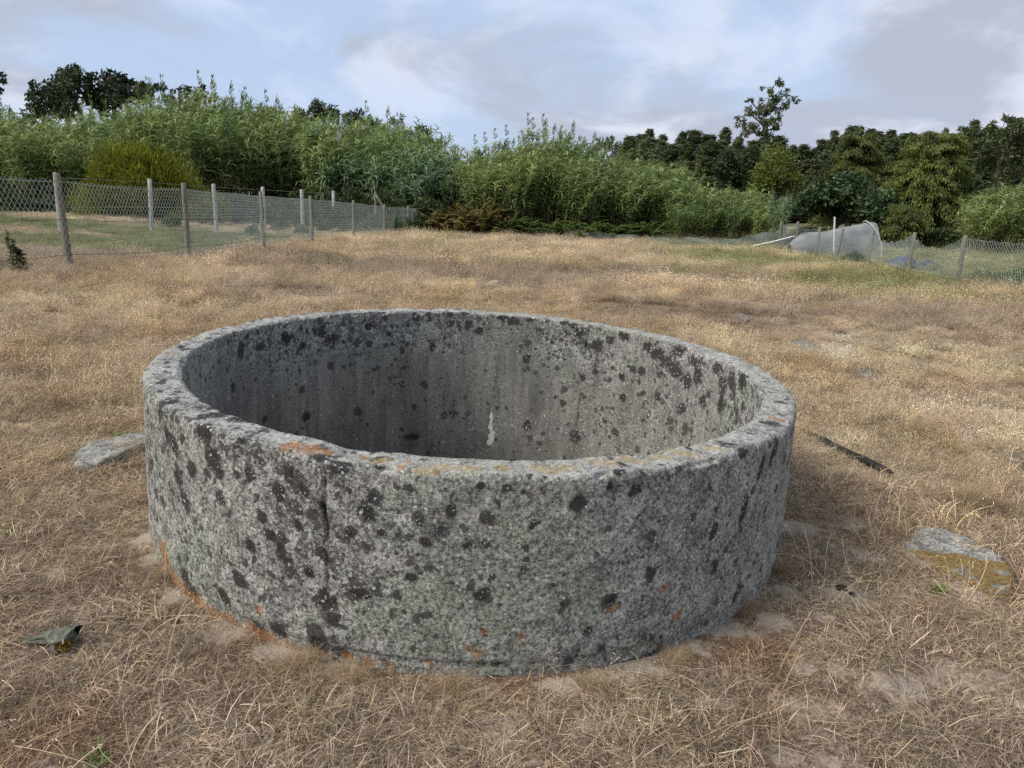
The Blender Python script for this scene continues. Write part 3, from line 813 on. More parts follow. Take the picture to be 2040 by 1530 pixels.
    for r in (0.5, 1.0, 1.46):
        ringv.append(np.stack([r * np.cos(aa), r * np.sin(aa), -0.66 + 0.05 * vn(aa * 3, aa * 0 + r * 5)], 1))
    Vv = np.concatenate(ringv)
    tri = np.stack([np.zeros(k, int), 1 + np.arange(k), 1 + (np.arange(k) + 1) % k], 1); fl.add(Vv, tri)
    qd = np.concatenate([np.stack([1 + s_ * k + np.arange(k), 1 + (s_ + 1) * k + np.arange(k), 1 + (s_ + 1) * k + (np.arange(k) + 1) % k, 1 + s_ * k + (np.arange(k) + 1) % k], 1) for s_ in (0, 1)])
    fl.L.append(qd.ravel()); fl.N.append(np.full(len(qd), 4)); fl.MI.append(np.zeros(len(qd), int))
    fl.build('tank_floor', MAT['mud'], root)


build_tank()
exec_parts = True

# ------------------------------------------------------------------ fences
def post(mb, base, top, r, n=9, col=(1, 1, 1), seed=0):
    base = np.array(base); top = np.array(top); rng = np.random.default_rng(seed)
    base = base - (top - base) * 0.15
    t = np.linspace(0, 1, 7)[:, None]
    P = base + (top - base) * t
    P[1:-1] += rng.normal(size=(5, 3)) * [r * 0.12, r * 0.12, 0]
    rad = r * (1.04 - 0.1 * t[:, 0]) * (1 + rng.normal(size=7) * 0.03)
    P = np.concatenate([P, P[-1:] + (top - base) * 0.004]); rad = np.concatenate([rad, [rad[-1] * 0.72]])
    tube(mb, P, rad, n, col)


def netting(mb, A, pitch, wire, top, bot, seed=0, slack=0.0, far=30.0):
    """zigzag wires woven between the polyline A; top(s), bot(s) give heights above the ground along it"""
    A = np.asarray(A); seg = np.linalg.norm(np.diff(A[:, :2], axis=0), axis=1); sl = np.concatenate([[0], np.cumsum(seg)]); Ltot = sl[-1]
    s = 0.0; rng = np.random.default_rng(seed)
    while s < Ltot:
        y_here = np.interp(s, sl, A[:, 1])
        p = pitch
        t0, b0 = top(s), bot(s)
        k = max(2, int((t0 - b0) / (p * 0.75)))
        hs = b0 + (t0 - b0) * np.arange(k + 1) / k
        ss = s + np.where(np.arange(k + 1) % 2 == 0, 0, p * 0.5)
        ss2 = s + p - np.where(np.arange(k + 1) % 2 == 0, 0, p * 0.5)
        for sv in (ss, ss2):
            sv = sv + slack * np.sin(hs * 5 + s * 0.9) * 0.6
            x = np.interp(sv, sl, A[:, 0]); y = np.interp(sv, sl, A[:, 1])
            P = np.stack([x + slack * np.sin(hs * 4 + s * 2.1) * 0.5, y, np.interp(sv, sl, A[:, 2]) + hs], 1)
            tube(mb, P, wire, 3, cap=False)
        s += p


# left fence: round wooden posts with chain link
def left_fence():
    tops = [at(p[0], p[1], p[4]) for p in LEFT_POSTS]; bases = [at(p[2], p[3], p[4]) for p in LEFT_POSTS]
    off = np.array([-7.75, 7.6, 0]); off[2] = tz(off[0], off[1])
    bases = [off] + bases; tops = [off + np.array([-0.08, 0, 1.5])] + tops
    root = empty('chain_link_fence', bases[1], 0, 'long wire mesh fence on round grey wooden posts along the left of the field', 'fence')
    inv = Vector(bases[1])
    for i, (b, t) in enumerate(zip(bases, tops)):
        mb = MB(); post(mb, b - bases[1], t - bases[1], 0.05 if i < 4 else 0.058, seed=i)
        mb.build('post', MAT['wood'], root, True)
    rel = [b - bases[1] for b in bases]
    A = np.array(rel); A[:, :2] += np.array([0.06, 0])
    sl = np.concatenate([[0], np.cumsum(np.linalg.norm(np.diff(A[:, :2], axis=0), axis=1))])
    H = np.array([t[2] - b[2] for b, t in zip(bases, tops)])
    hk = np.concatenate([H[:1] * 0.93, H[1:] * 0.93])
    nm = MB(); nm2 = MB()
    topf = lambda s: float(np.interp(s, sl, hk)) - 0.02 * math.sin(s * 0.9) ** 2
    netting(nm, A[:5], 0.085, 0.0034, topf, lambda s: 0.03, 1)
    A2 = A[4:]; s0 = sl[4]
    netting(nm, A2, 0.12, 0.0042, lambda s: topf(s + s0), lambda s: 0.03, 2)
    o = nm.build('wire_mesh', MAT['net_wire'], root); o['kind'] = 'stuff'
    for f, rad in ((0.955, 0.004), (0.55, 0.0035), (0.16, 0.0035)):
        wm = MB(); P = []
        for i in range(len(A) - 1):
            for t in np.linspace(0, 1, 7)[:-1]:
                p = A[i] * (1 - t) + A[i + 1] * t; h = hk[i] * (1 - t) + hk[i + 1] * t
                P.append(p + np.array([0.01, 0, h * f / 0.955 * 0.985 - 0.05 * math.sin(math.pi * t)]))
        tube(wm, P, rad, 4); wm.build('line_wire', MAT['line_wire'] if f < 0.9 else MAT['wire'], root)
    # slanting brace at the far end
    mb = MB(); post(mb, at(775, 434, 36.8) - bases[1], at(749, 388, 36.8) - bases[1], 0.06, seed=55); mb.build('brace', MAT['wood'], root, True)
    mb = MB(); post(mb, at(748, 420, 38) - bases[1], at(748, 382, 38) - bases[1], 0.06, seed=56); mb.build('post', MAT['wood'], root, True)
    # post lying behind the first one is the white fence's
    return root


left_fence()


# row of white square posts behind it
def white_fence():
    W_ = [(111, 344, 121, 459, 22.7), (298, 356, 302, 449, 28.4), (425, 366, 431, 450, 31.4), (523, 372, 527, 447, 35.0), (601, 377, 603, 449, 37.5),
          (664, 380, 665, 441, 41.5), (710, 382, 711, 438, 44.0), (834, 389, 834, 416, 46.0)]
    b0 = at(*W_[0][2:4], W_[0][4])
    root = empty('white_post_fence', b0, 0, 'row of whitewashed square concrete posts standing beyond the wire mesh fence', 'fence')
    Pl = []
    for k, (tx, ty, bx, by, D) in enumerate(W_):
        b, t = at(bx, by, D) - b0, at(tx, ty, D) - b0
        Pl.append((b, t))
        mb = MB(); b = b - (t - b) * 0.1
        tube(mb, np.stack([b, b + (t - b) * 0.5, b + (t - b) * 0.985, t]), [0.10, 0.10, 0.10, 0.085], 4)
        mb.build('post', MAT['white_post'], root)
    for f in (0.92, 0.4):
        wm = MB(); tube(wm, [b + (t - b) * f for b, t in Pl], 0.004, 3); wm.build('line_wire', MAT['wire'], root)


white_fence()


def right_fence():
    tops = [at(p[0], p[1], p[4]) for p in RIGHT_POSTS]; bases = [at(p[2], p[3], p[4]) for p in RIGHT_POSTS]
    off = np.array([12.4, 15.6, 0]); off[2] = tz(off[0], off[1]); bases = [off] + bases; tops = [off + np.array([0.2, 0, 1.2])] + tops
    o0 = bases[1]
    root = empty('sagging_wire_fence', o0, 0, 'sagging wire mesh fence on leaning thin wooden posts at the right of the field', 'fence')
    for i, (b, t) in enumerate(zip(bases, tops)):
        mb = MB(); post(mb, b - o0, t - o0, 0.058, seed=20 + i); mb.build('post', MAT['wood'], root, True)
    A = np.array(bases) - o0; A[:, 1] += 0.07
    sl = np.concatenate([[0], np.cumsum(np.linalg.norm(np.diff(A[:, :2], axis=0), axis=1))])
    H = np.array([t[2] - b[2] for b, t in zip(bases, tops)])
    sag = [0.02, 0.34, 0.30, 0.18, 0.15, 0.12, 0.1]

    def topf(s):
        i = int(np.clip(np.searchsorted(sl, s) - 1, 0, len(sl) - 2)); t = (s - sl[i]) / (sl[i + 1] - sl[i])
        h = H[i] * (1 - t) + H[i + 1] * t
        return float(h * 0.93 - sag[i] * 4 * t * (1 - t) * (1 + 0.12 * math.sin(s * 7)) - 0.02 * math.sin(s * 13))
    nm = MB(); netting(nm, A, 0.095, 0.0037, topf, lambda s: 0.02, 5, 0.05)
    o = nm.build('wire_mesh', MAT['net_wire'], root); o['kind'] = 'stuff'
    for f in (0.0, 0.45):
        wm = MB(); ss = np.linspace(0, sl[-1], 80)
        P = [np.array([np.interp(s, sl, A[:, 0]), np.interp(s, sl, A[:, 1]) - 0.03, np.interp(s, sl, A[:, 2]) + (topf(s) if f == 0 else topf(s) * 0.42 + 0.1)]) for s in ss]
        tube(wm, P, 0.004, 3); wm.build('line_wire', MAT['wire'], root)


right_fence()


# low loose netting along the foot of the reeds
def low_net():
    pts = [(1062, 466, 463, 41), (1120, 470, 465, 40.5), (1180, 474, 466, 40), (1230, 477, 470, 39.5), (1280, 480, 474, 39), (1330, 481, 477, 38.5), (1370, 483, 476, 38),
           (1420, 487, 479, 37.5), (1470, 490, 478, 37), (1500, 491, 470, 36.5), (1530, 492, 465, 36), (1560, 494, 462, 35.6)]
    pts = [(p[0], p[1] + 3, p[2] - 3, p[3]) for p in pts]
    o0 = at(pts[0][0], pts[0][1], pts[0][3]); mb = MB(); rows = []
    xs = np.linspace(0, len(pts) - 1, 90)
    for x in xs:
        i = min(int(x), len(pts) - 2); t = x - i
        a = [pts[i][k] * (1 - t) + pts[i + 1][k] * t for k in range(4)]
        b = at(a[0], a[1], a[3]) - o0; tp = at(a[0], a[2] + 1.2 * math.sin(x * 5), a[3]) - o0
        for k in range(5):
            f = k / 4; w = 0.10 * math.sin(x * 4.1 + k * 1.3) * math.sin(math.pi * f) + 0.04 * math.sin(x * 11 + k)
            rows.append(b * (1 - f) + tp * f + np.array([0, w, -0.08 * (1 - f)]))
    n = len(xs); i, j = np.meshgrid(np.arange(n - 1), np.arange(4), indexing='ij')
    mb.add(np.array(rows), np.stack([i * 5 + j, (i + 1) * 5 + j, (i + 1) * 5 + j + 1, i * 5 + j + 1], -1).reshape(-1, 4))
    o = mb.build('netting_strip', MAT['low_net'], None, True); o.location = o0
    tag(o, 'low slack strip of thin grey netting along the foot of the reeds', 'netting')


low_net()


# shade-net tunnel behind the right fence
def tunnel():
    D0 = 33.0
    o0 = at(1736, 500, D0); root = empty('shade_net_tunnel', o0, 0, 'pale grey shade netting draped over a white hoop behind the leaning fence posts', 'shade tunnel')
    # sections from the open right hoop to the collapsed left end: (px, py top, half depth)
    sec = [(1735, 442, 0.75), (1722, 443, 0.8), (1700, 447, 0.8), (1675, 453, 0.8), (1650, 459, 0.75), (1625, 462, 0.7), (1600, 463, 0.65), (1585, 470, 0.5), (1572, 486, 0.3)]
    rows = []; K = 15
    for s_, (px, py, hd) in enumerate(sec):
        base = at(px, 503, D0)
        base[2] = tz(base[0], base[1]) - 0.03
        tp = at(px, py, D0); h = tp[2] - base[2]
        for k in range(K):
            a = math.pi * k / (K - 1)
            wr = 0.045 * math.sin(s_ * 2.3 + k * 1.7) + 0.03 * math.sin(s_ * 5.1 - k * 2.9)
            lx = 0.55 * (1 - math.sin(a)) if s_ == 0 else (0.25 * (1 - math.sin(a)) if s_ == 1 else 0)
            rows.append(np.array([base[0] - lx * 0.1, base[1] - hd * math.cos(a) * (1 + 0.04 * math.sin(s_ + k)) + wr, base[2] + h * math.sin(a) ** 0.75 + wr]) - o0)
    n = len(sec); i, j = np.meshgrid(np.arange(n - 1), np.arange(K - 1), indexing='ij')
    mb = MB(); mb.add(np.array(rows), np.stack([i * K + j, (i + 1) * K + j, (i + 1) * K + j + 1, i * K + j + 1], -1).reshape(-1, 4))
    o = mb.build('shade_cloth', MAT['shade_net'], root, True)
    md = o.modifiers.new('smooth', 'SUBSURF'); md.levels = 1; md.render_levels = 2
    hb = MB(); P = []
    for k in range(17):
        a = math.pi * k / 16
        b = at(1738, 503, D0); zb = tz(b[0], b[1]); tp = at(1724, 440, D0)
        P.append(np.array([b[0] + (tp[0] - b[0]) * math.sin(a) ** 2 * 1.0, D0 - 0.85 * math.cos(a), zb + (tp[2] - zb) * math.sin(a) ** 0.8]) - o0)
    tube(hb, P, 0.024, 7); hb.build('hoop', MAT['old_pvc'], root, True)
    vb = MB(); b = at(1661, 503, D0 - 0.9); tube(vb, np.stack([b, at(1663, 432, D0 - 0.9)]) - o0, 0.036, 8); vb.build('upright_pipe', MAT['pvc'], root, True)
    # pole slanting down to the grass in front of it
    pb = MB(); a_, b_ = at(1500, 490, 35.0), at(1584, 470, 34.0); tube(pb, np.stack([a_, (a_ + b_) / 2 - [0, 0, 0.02], b_]) - a_, 0.028, 7)
    o = pb.build('white_pole', MAT['pvc'], None, True); o.location = a_; tag(o, 'long pale pole slanting from the grass up to the first right fence post', 'pole')
    # blue sheeting beyond the sagging mesh
    for n_, (px, D, w, h, lab) in enumerate([(1800, 27.5, 0.9, 0.55, 'heap of blue plastic sheeting left of the taller leaning post, seen through wire mesh'), (1850, 26.5, 0.9, 0.40, 'low blue plastic sheet lying right of the leaning post, behind wire mesh')]):
        c = at(px, 515, D); c[2] = tz(c[0], c[1])
        g = 16; u, v = np.meshgrid(np.linspace(-1, 1, g), np.linspace(-1, 1, g), indexing='ij')
        z = h * np.clip(1 - (u ** 2) ** 1.4, 0, 1) * np.clip(1 - v ** 2, 0, 1) ** 0.5 * (0.65 + 0.5 * vn(u * 3, v * 3, n_, 5)) - 0.03
        i, j = np.meshgrid(np.arange(g - 1), np.arange(g - 1), indexing='ij')
        tb = MB(); tb.add(np.stack([u * w / 2 * 1.2, v * 0.5, z], -1).reshape(-1, 3), np.stack([i * g + j, (i + 1) * g + j, (i + 1) * g + j + 1, i * g + j + 1], -1).reshape(-1, 4))
        o = tb.build('plastic_sheet', MAT['tarp'], None, False); o.location = c; tag(o, lab, 'tarpaulin')


tunnel()

# ------------------------------------------------------------------ stones, pipe, glove
def slab(name, outline, h, m, label, cat, seed=0, tilt=0.0, ochre=None, group=None, sink=0.02):
    """flat stone whose outline on the ground is given in pixels"""
    pts = np.array([G(x, y)[:2] for x, y in outline]); c = pts.mean(0)
    K = 64; per = np.concatenate([pts, pts[:1]]); sl = np.concatenate([[0], np.cumsum(np.linalg.norm(np.diff(per, axis=0), axis=1))])
    s = np.linspace(0, sl[-1], K, endpoint=False)
    o = np.stack([np.interp(s, sl, per[:, 0]), np.interp(s, sl, per[:, 1])], 1) - c
    for _ in range(0 if ochre else 1): o = 0.5 * o + 0.25 * (np.roll(o, 1, 0) + np.roll(o, -1, 0))
    rng = np.random.default_rng(seed); rings = []
    prof = [(1.03, -sink - 0.05), (1.02, 0.15), (1.0, 0.55), (0.97, 0.88), (0.92, 1.0)] + [(f, 1.0) for f in (0.84, 0.74, 0.62, 0.48, 0.34, 0.18)]
    for f, hz in prof:
        x = o[:, 0] * f; y = o[:, 1] * f
        jag = (fbm(x * 30 + seed, y * 30, hz * 2, seed, 3) - 0.5)
        rad = 1 + jag * 0.24 * (f > 0.85)
        z = (h * hz if hz > 0 else hz) + (jag * 0.35 * h if f < 1 else 0) + tilt * y
        rings.append(np.stack([x * rad, y * rad, z], 1))
    Vv = np.concatenate(rings + [np.array([[0, 0, h]])]); n = len(prof)
    i, j = np.meshgrid(np.arange(n - 1), np.arange(K), indexing='ij'); j2 = (j + 1) % K
    mb = MB(); mb.add(Vv, np.stack([i * K + j, i * K + j2, (i + 1) * K + j2, (i + 1) * K + j], -1).reshape(-1, 4))
    t = np.stack([(n - 1) * K + np.arange(K), (n - 1) * K + (np.arange(K) + 1) % K, np.full(K, n * K)], 1)
    mb.L.append(t.ravel()); mb.N.append(np.full(K, 3)); mb.MI.append(np.zeros(K, int))
    att = {'orange': ochre(Vv) if ochre else np.zeros(len(Vv))}
    ob = mb.build(name, m, None, True, att); ob.location = (c[0], c[1], tz(c[0], c[1]) - sink * 0.3)
    return tag(ob, label, cat, group)


slab('stone_slab', [(143, 925), (150, 908), (180, 892), (230, 884), (275, 876), (318, 872), (318, 895), (268, 905), (232, 925), (190, 940), (155, 942)], 0.055, MAT['stone'],
     'flat grey lichen covered stone slab lying against the left side of the tank', 'stone', 3)
slab('stone_slab', [(1802, 1090), (1822, 1062), (1860, 1058), (1930, 1082), (1990, 1115), (2022, 1155), (2015, 1185), (1975, 1190), (1900, 1150), (1840, 1120)], 0.038, MAT['ochre_stone'],
     'long stone slab with ochre lichen lying in the dry grass at the right', 'stone', 8, ochre=lambda v: (0.20 + 0.72 * sstep(0.08, -0.05, v[:, 1] + 0.36 * v[:, 0])) * (0.2 + 1.4 * fbm(v[:, 0] * 11, v[:, 1] * 22, 0, 4, 3)))
STRIPS = [([(1464, 625), (1474, 622), (1494, 640), (1486, 644)], 'farthest small grey cement strip half buried behind the tank rim'),
          ([(1572, 686), (1590, 680), (1650, 706), (1640, 714)], 'grey cement strip sunk in the grass nearest behind the tank edge'),
          ([(1652, 714), (1664, 709), (1745, 754), (1728, 760)], 'long grey cement strip sunk in the grass before the sandy mound'),
          ([(1835, 814), (1850, 808), (1882, 830), (1868, 838)], 'grey cement strip poking from the arching grass tuft'),
          ([(1915, 858), (1932, 852), (1952, 868), (1936, 874)], 'small grey cement fragment beyond the grass tuft'),
          ([(1990, 905), (2006, 900), (2050, 930), (2030, 940)], 'grey cement strip half buried at the right picture edge')]
for k, (ol, lab) in enumerate(STRIPS):
    slab('cement_strip', ol, 0.03 + 0.006 * (k % 3), MAT['kerb'], lab, 'cement strip', 30 + k, group='line of half buried cement strips')
for k, (px, py, r, lab, m) in enumerate([(1654, 1236, 9, 'small buff stone lying in the grass right of the tank base', 'sand_stone'), (1637, 1277, 6, 'tiny pale pebble nearest in the grass right of the tank', 'sand_stone'),
                                     (1676, 1174, 8, 'larger dark lump on the pale sand patch', 'char'), (1697, 1184, 5, 'smaller dark lump on the pale sand patch', 'char'),
                                     (349, 1241, 6, 'black crumb on the ground left of the tank base', 'char'), (1843, 1130, 9, 'small pale stone chip beside the ochre slab', 'sand_stone'),
                                     (912, 571, 9, 'pale stone in the field behind the tank, left of centre', 'sand_stone'), (985, 570, 12, 'long pale stone in the field behind the tank', 'sand_stone'),
                                     (1628, 590, 11, 'flat pale stone far right in the field beyond the cement strips', 'sand_stone')]):
    c = G(px, py); d = np.linalg.norm(c - EYE); rr_ = r * d / FPX
    a_ = np.linspace(0, 2 * math.pi, 14, endpoint=False); nth = 7; Vv = []
    for p_ in np.linspace(0.02, math.pi - 0.02, nth):
        for t_ in a_: Vv.append([math.sin(p_) * math.cos(t_) * 1.25, math.sin(p_) * math.sin(t_), math.cos(p_) * 0.75])
    Vv = np.array(Vv); Vv *= (0.7 + 0.6 * fbm(Vv[:, 0] * 1.5 + k * 7, Vv[:, 1] * 1.5, Vv[:, 2] * 1.5, k, 3))[:, None] * rr_
    i, j = np.meshgrid(np.arange(nth - 1), np.arange(14), indexing='ij'); j2 = (j + 1) % 14
    mb = MB(); mb.add(Vv, np.stack([i * 14 + j, (i + 1) * 14 + j, (i + 1) * 14 + j2, i * 14 + j2], -1).reshape(-1, 4))
    ob = mb.build('pebble' if m != 'char' else 'dark_lump', MAT[m], None, True); ob.location = (c[0], c[1], c[2] + rr_ * 0.3); tag(ob, lab, 'stone' if m != 'char' else 'lump')

# old dark hose half hidden in the grass at the right of the tank
pp = [G(x, y) + np.array([0, 0, z]) for x, y, z in [(1585, 850, -0.03), (1612, 868, 0.0), (1640, 883, 0.02), (1670, 899, 0.015), (1700, 915, 0.025), (1730, 931, 0.03), (1762, 947, 0.03), (1774, 952, 0.025)]]
mb = MB(); tube(mb, np.array(pp) - pp[0] + [0, 0, 0.006], [0.018, 0.024, 0.021, 0.025, 0.020, 0.025, 0.022, 0.017], 8)
ob = mb.build('dark_hose', MAT['pipe'], None, True); ob.location = pp[0]; tag(ob, 'straight dark old pipe lying in the grass right of the tank', 'pipe')
# dark rotted twig left of the tank
pp = [G(x, y) + np.array([0, 0, 0.01]) for x, y in [(25, 752), (40, 748), (58, 744), (76, 742)]]
mb = MB(); tube(mb, np.array(pp) - pp[0], [0.012, 0.02, 0.022, 0.01], 6)
ob = mb.build('dark_stick', MAT['pipe'], None, True); ob.location = pp[0]; tag(ob, 'short dark stick in the matted grass at the left picture edge', 'stick')


def glove():
    root_p = G(110, 1282); root = empty('leather_scrap', root_p, 0, 'shrivelled grey green leathery scrap with a yellow lichen tuft lying in the dry grass', 'scrap')
    def q_(px, py, up): return G(px, py) + np.array([0, 0, up]) - root_p
    # flattened body from the left tip to the raised thick fold on the right, hollow beneath
    path = [(46, 1284, 0.006, 0.006, 0.004), (60, 1282, 0.012, 0.018, 0.009), (80, 1280, 0.018, 0.026, 0.013), (100, 1281, 0.026, 0.030, 0.016),
            (116, 1285, 0.032, 0.036, 0.020), (132, 1288, 0.040, 0.038, 0.024), (148, 1287, 0.049, 0.032, 0.024), (162, 1285, 0.060, 0.018, 0.014)]
    P = np.array([q_(a, b, c) for a, b, c, _, _ in path]); wd = np.array([p[3] for p in path]); ht = np.array([p[4] for p in path])
    tt = np.linspace(0, 1, 26); ti = np.linspace(0, 1, len(path))
    P = np.stack([np.interp(tt, ti, P[:, k]) for k in range(3)], 1); wd = np.interp(tt, ti, wd); ht = np.interp(tt, ti, ht)
    K = 28; a = np.arange(K) / K * 2 * math.pi; V = []; ins = []
    for s_ in range(26):
        fold = 1 + 0.20 * np.sin(3 * a + s_ * 0.30) + 0.10 * np.sin(5 * a - s_ * 0.4)
        V.append(np.stack([P[s_, 0] + 0.004 * np.sin(2 * a + s_), P[s_, 1] + wd[s_] * np.cos(a) * fold, P[s_, 2] + ht[s_] * np.sin(a) * fold], 1)); ins.append(np.zeros(K))
    for f, back in ((0.85, 0.002), (0.7, 0.02), (0.5, 0.05)):
        c = V[25].mean(0); V.append(c + (V[25] - c) * f - np.array([back, 0, back * 0.4])); ins.append(np.ones(K))
    n = len(V); V = np.concatenate(V)
    V += (np.stack([fbm(V[:, 0] * 40, V[:, 1] * 40, V[:, 2] * 40, s_, 3) for s_ in (1, 2, 3)], 1) - 0.5) * 0.014
    i, j = np.meshgrid(np.arange(n - 1), np.arange(K), indexing='ij'); j2 = (j + 1) % K
    mb = MB(); mb.add(V, np.stack([i * K + j, i * K + j2, (i + 1) * K + j2, (i + 1) * K + j], -1).reshape(-1, 4))
    mb.build('leather_body', MAT['glove'], root, True, {'inside': np.concatenate(ins)})
    for pts_, r_ in (([q_(120, 1289, 0.030), q_(114, 1295, 0.022), q_(107, 1300, 0.012), q_(112, 1307, 0.007)], [0.017, 0.016, 0.013, 0.008]),
                     ([q_(64, 1281, 0.012), q_(54, 1276, 0.014), q_(44, 1274, 0.012), q_(38, 1276, 0.008)], [0.010, 0.009, 0.007, 0.004])):
        fb = MB(); tube(fb, pts_, r_, 9); fb.build('loose_fold', MAT['glove'], root, True, {'inside': np.full(sum(len(v) for v in fb.V), 0.35)})
    rng = np.random.default_rng(4); tf = MB(); c = q_(130, 1300, 0.028); nL = 420
    d = unit(rng, nL); p = c + d * np.array([0.017, 0.010, 0.013]) * rng.random((nL, 1)) ** 0.4
    leaves(tf, p, d + [0, -0.5, 0.3], unit(rng, nL), 0.010, 0.007, rng.uniform(0.6, 1.3, (nL, 1)) * np.ones(3))
    o = tf.build('lichen_tuft', MAT['moss'], root); o['label'] = 'bright yellow lichen tuft on the scrap'


glove()

# ------------------------------------------------------------------ plants
def tints(rng, n, lo=0.6, hi=1.35, warm=0.12):
    v = rng.uniform(lo, hi, (n, 1)); return v * (1 + rng.normal(size=(n, 3)) * np.array([warm, 0.05, warm * 0.7]))


def reed_meshes(seed, ncane, h, rad, wind, blue=False, leafL=0.86, plume=0.15):
    rng = np.random.default_rng(seed); lf = MB(); cn = MB()
    for c in range(ncane):
        a = rng.uniform(0, 2 * math.pi); r = rad * math.sqrt(rng.random())
        b = np.array([r * math.cos(a), r * math.sin(a), -0.05]); hh = h * rng.uniform(0.72, 1.08)
        out = np.array([math.cos(a), math.sin(a), 0]) * rng.uniform(0.02, 0.22) + np.array([wind * rng.uniform(0.5, 1.5), rng.normal() * 0.04, 0])
        t = np.linspace(0, 1, 7)[:, None]
        P = b + np.array([0, 0, hh]) * t * (1 - 0.12 * t * np.linalg.norm(out) * 3) + out * hh * t ** 2.2
        tube(cn, P, np.linspace(0.016, 0.005, 7), 3, rng.uniform(0.6, 1.3) * np.ones(3), cap=False)
        nl = int(rng.uniform(26, 33)); tl = np.sort(0.26 + 0.74 * rng.random(nl) ** 0.6)
        pl = np.stack([np.interp(tl, t[:, 0], P[:, k]) for k in range(3)], 1)
        base = rng.uniform(0, 2 * math.pi); az = base + np.where(np.arange(nl) % 2 == 0, 0, math.pi) + rng.normal(size=nl) * 0.7
        dx, dy = np.cos(az) + wind * 2.2, np.sin(az); az = np.arctan2(dy, dx)
        el0 = rng.uniform(0.5, 1.25, nl) * np.where(tl > 0.85, 1.1, 1); el1 = el0 - rng.uniform(0.9, 2.1, nl) * (1.35 if blue else 1.0)
        L = leafL * rng.uniform(0.6, 1.25, nl) * (0.75 + 0.45 * np.sin(math.pi * np.clip(tl, 0, 1)))
        col = tints(rng, nl, 0.65, 1.35, 0.08); dry = (rng.random(nl) < 0.05 + 0.35 * (tl < 0.35)); col[dry] *= np.array([1.45, 1.15, 1.05])
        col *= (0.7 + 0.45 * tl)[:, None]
        side = np.stack([-np.sin(az), np.cos(az), rng.normal(size=nl) * 0.5], 1); side /= np.linalg.norm(side, axis=1)[:, None]
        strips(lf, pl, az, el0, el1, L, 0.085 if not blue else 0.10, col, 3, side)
        if rng.random() < plume:
            m = 26; tp = P[-1]; d = np.stack([rng.normal(size=m) * 0.10 + wind * 0.4, rng.normal(size=m) * 0.08, rng.uniform(0, 1, m)], 1)
            leaves(lf, tp + d * np.array([0.5, 0.5, 0.55]), np.stack([d[:, 0] * 2 + wind, d[:, 1] * 2, np.ones(m)], 1), unit(rng, m), 0.22, 0.03, np.array([1.25, 1.1, 1.05]) * rng.uniform(0.6, 1, (m, 1)))
    lm = MAT['reed_blue'] if blue else MAT['reed']
    return lf.mesh('leaves', lm), cn.mesh('canes', MAT['cane'])


def plant_proto(name, parts, label, cat, group=None):
    o = empty(name, (0, 0, 0), 0, label, cat, group)
    for pn, me in parts: put(pn, me, o)
    return o


REED = [plant_proto('reed_clump', list(zip(('leaves', 'canes'), reed_meshes(100 + k, 26, 5.6, 0.85, w))), 'giant reed clump', 'reed')
        for k, w in enumerate((0.02, 0.08, 0.15, 0.22))]
REEDB = [plant_proto('reed_clump', list(zip(('leaves', 'canes'), reed_meshes(150 + k, 18, 4.6, 0.8, w, True, 0.95, 0.0))), 'reed', 'reed') for k, w in enumerate((0.02, 0.05))]
REEDT = [plant_proto('reed_clump', list(zip(('leaves', 'canes'), reed_meshes(170 + k, 6, 5.6, 0.5, w, False, 0.8, 0.9))), 'reed', 'reed') for k, w in enumerate((0.14, 0.24))]
_used = set()


def place(proto, loc, rz, sc, label, group=None):
    loc = (float(loc[0]), float(loc[1]), float(loc[2]))
    if proto.name not in _used:
        _used.add(proto.name); proto.location = loc; proto.rotation_euler = (0, 0, rz)
        proto.scale = (sc, sc, sc) if np.isscalar(sc) else sc; proto['label'] = label
        if group: proto['group'] = group
        return proto
    return copy_tree(proto, loc, rz, sc, label, group)


rng0 = np.random.default_rng(77)


def skyline(xs, ys): return lambda x: float(np.interp(x, xs, ys))


LEFT_SKY = skyline([-140, 0, 60, 130, 170, 210, 260, 310, 380, 430, 470, 500, 540, 600, 640, 680, 720, 760, 800, 840, 870, 890, 915],
                   [215, 226, 232, 240, 255, 232, 222, 204, 200, 205, 200, 222, 228, 226, 228, 238, 246, 248, 252, 268, 280, 300, 318])
MID_SKY = skyline([880, 915, 935, 960, 1000, 1040, 1065, 1090, 1120, 1150, 1185, 1220, 1260, 1300, 1335, 1350, 1400, 1450, 1490],
                  [325, 325, 310, 306, 300, 290, 282, 274, 280, 306, 314, 320, 326, 334, 345, 366, 376, 380, 378])


def reed_row(x0, x1, step, D, skyf, drop, protos, label, group, jit=0.6, wx=0.8):
    x = x0
    while x < x1:
        d = D(x) if callable(D) else D
        d = d + rng0.normal() * jit; px = x + rng0.normal() * step * 0.2
        b = at(px, 430, d); z = float(tz(b[0], b[1]))
        top = at(px, skyf(px) + drop + rng0.normal() * 5, d)[2]
        pr = protos[rng0.integers(len(protos))]
        H = 4.6 if pr in REEDB else 5.6
        s = max(0.35, (top - z) / (H * 0.98))
        place(pr, (b[0], d, z), rng0.uniform(-0.5, 0.5), (s * wx + 0.2, s * wx + 0.2, s), label(px) if callable(label) else label, group)
        x += step


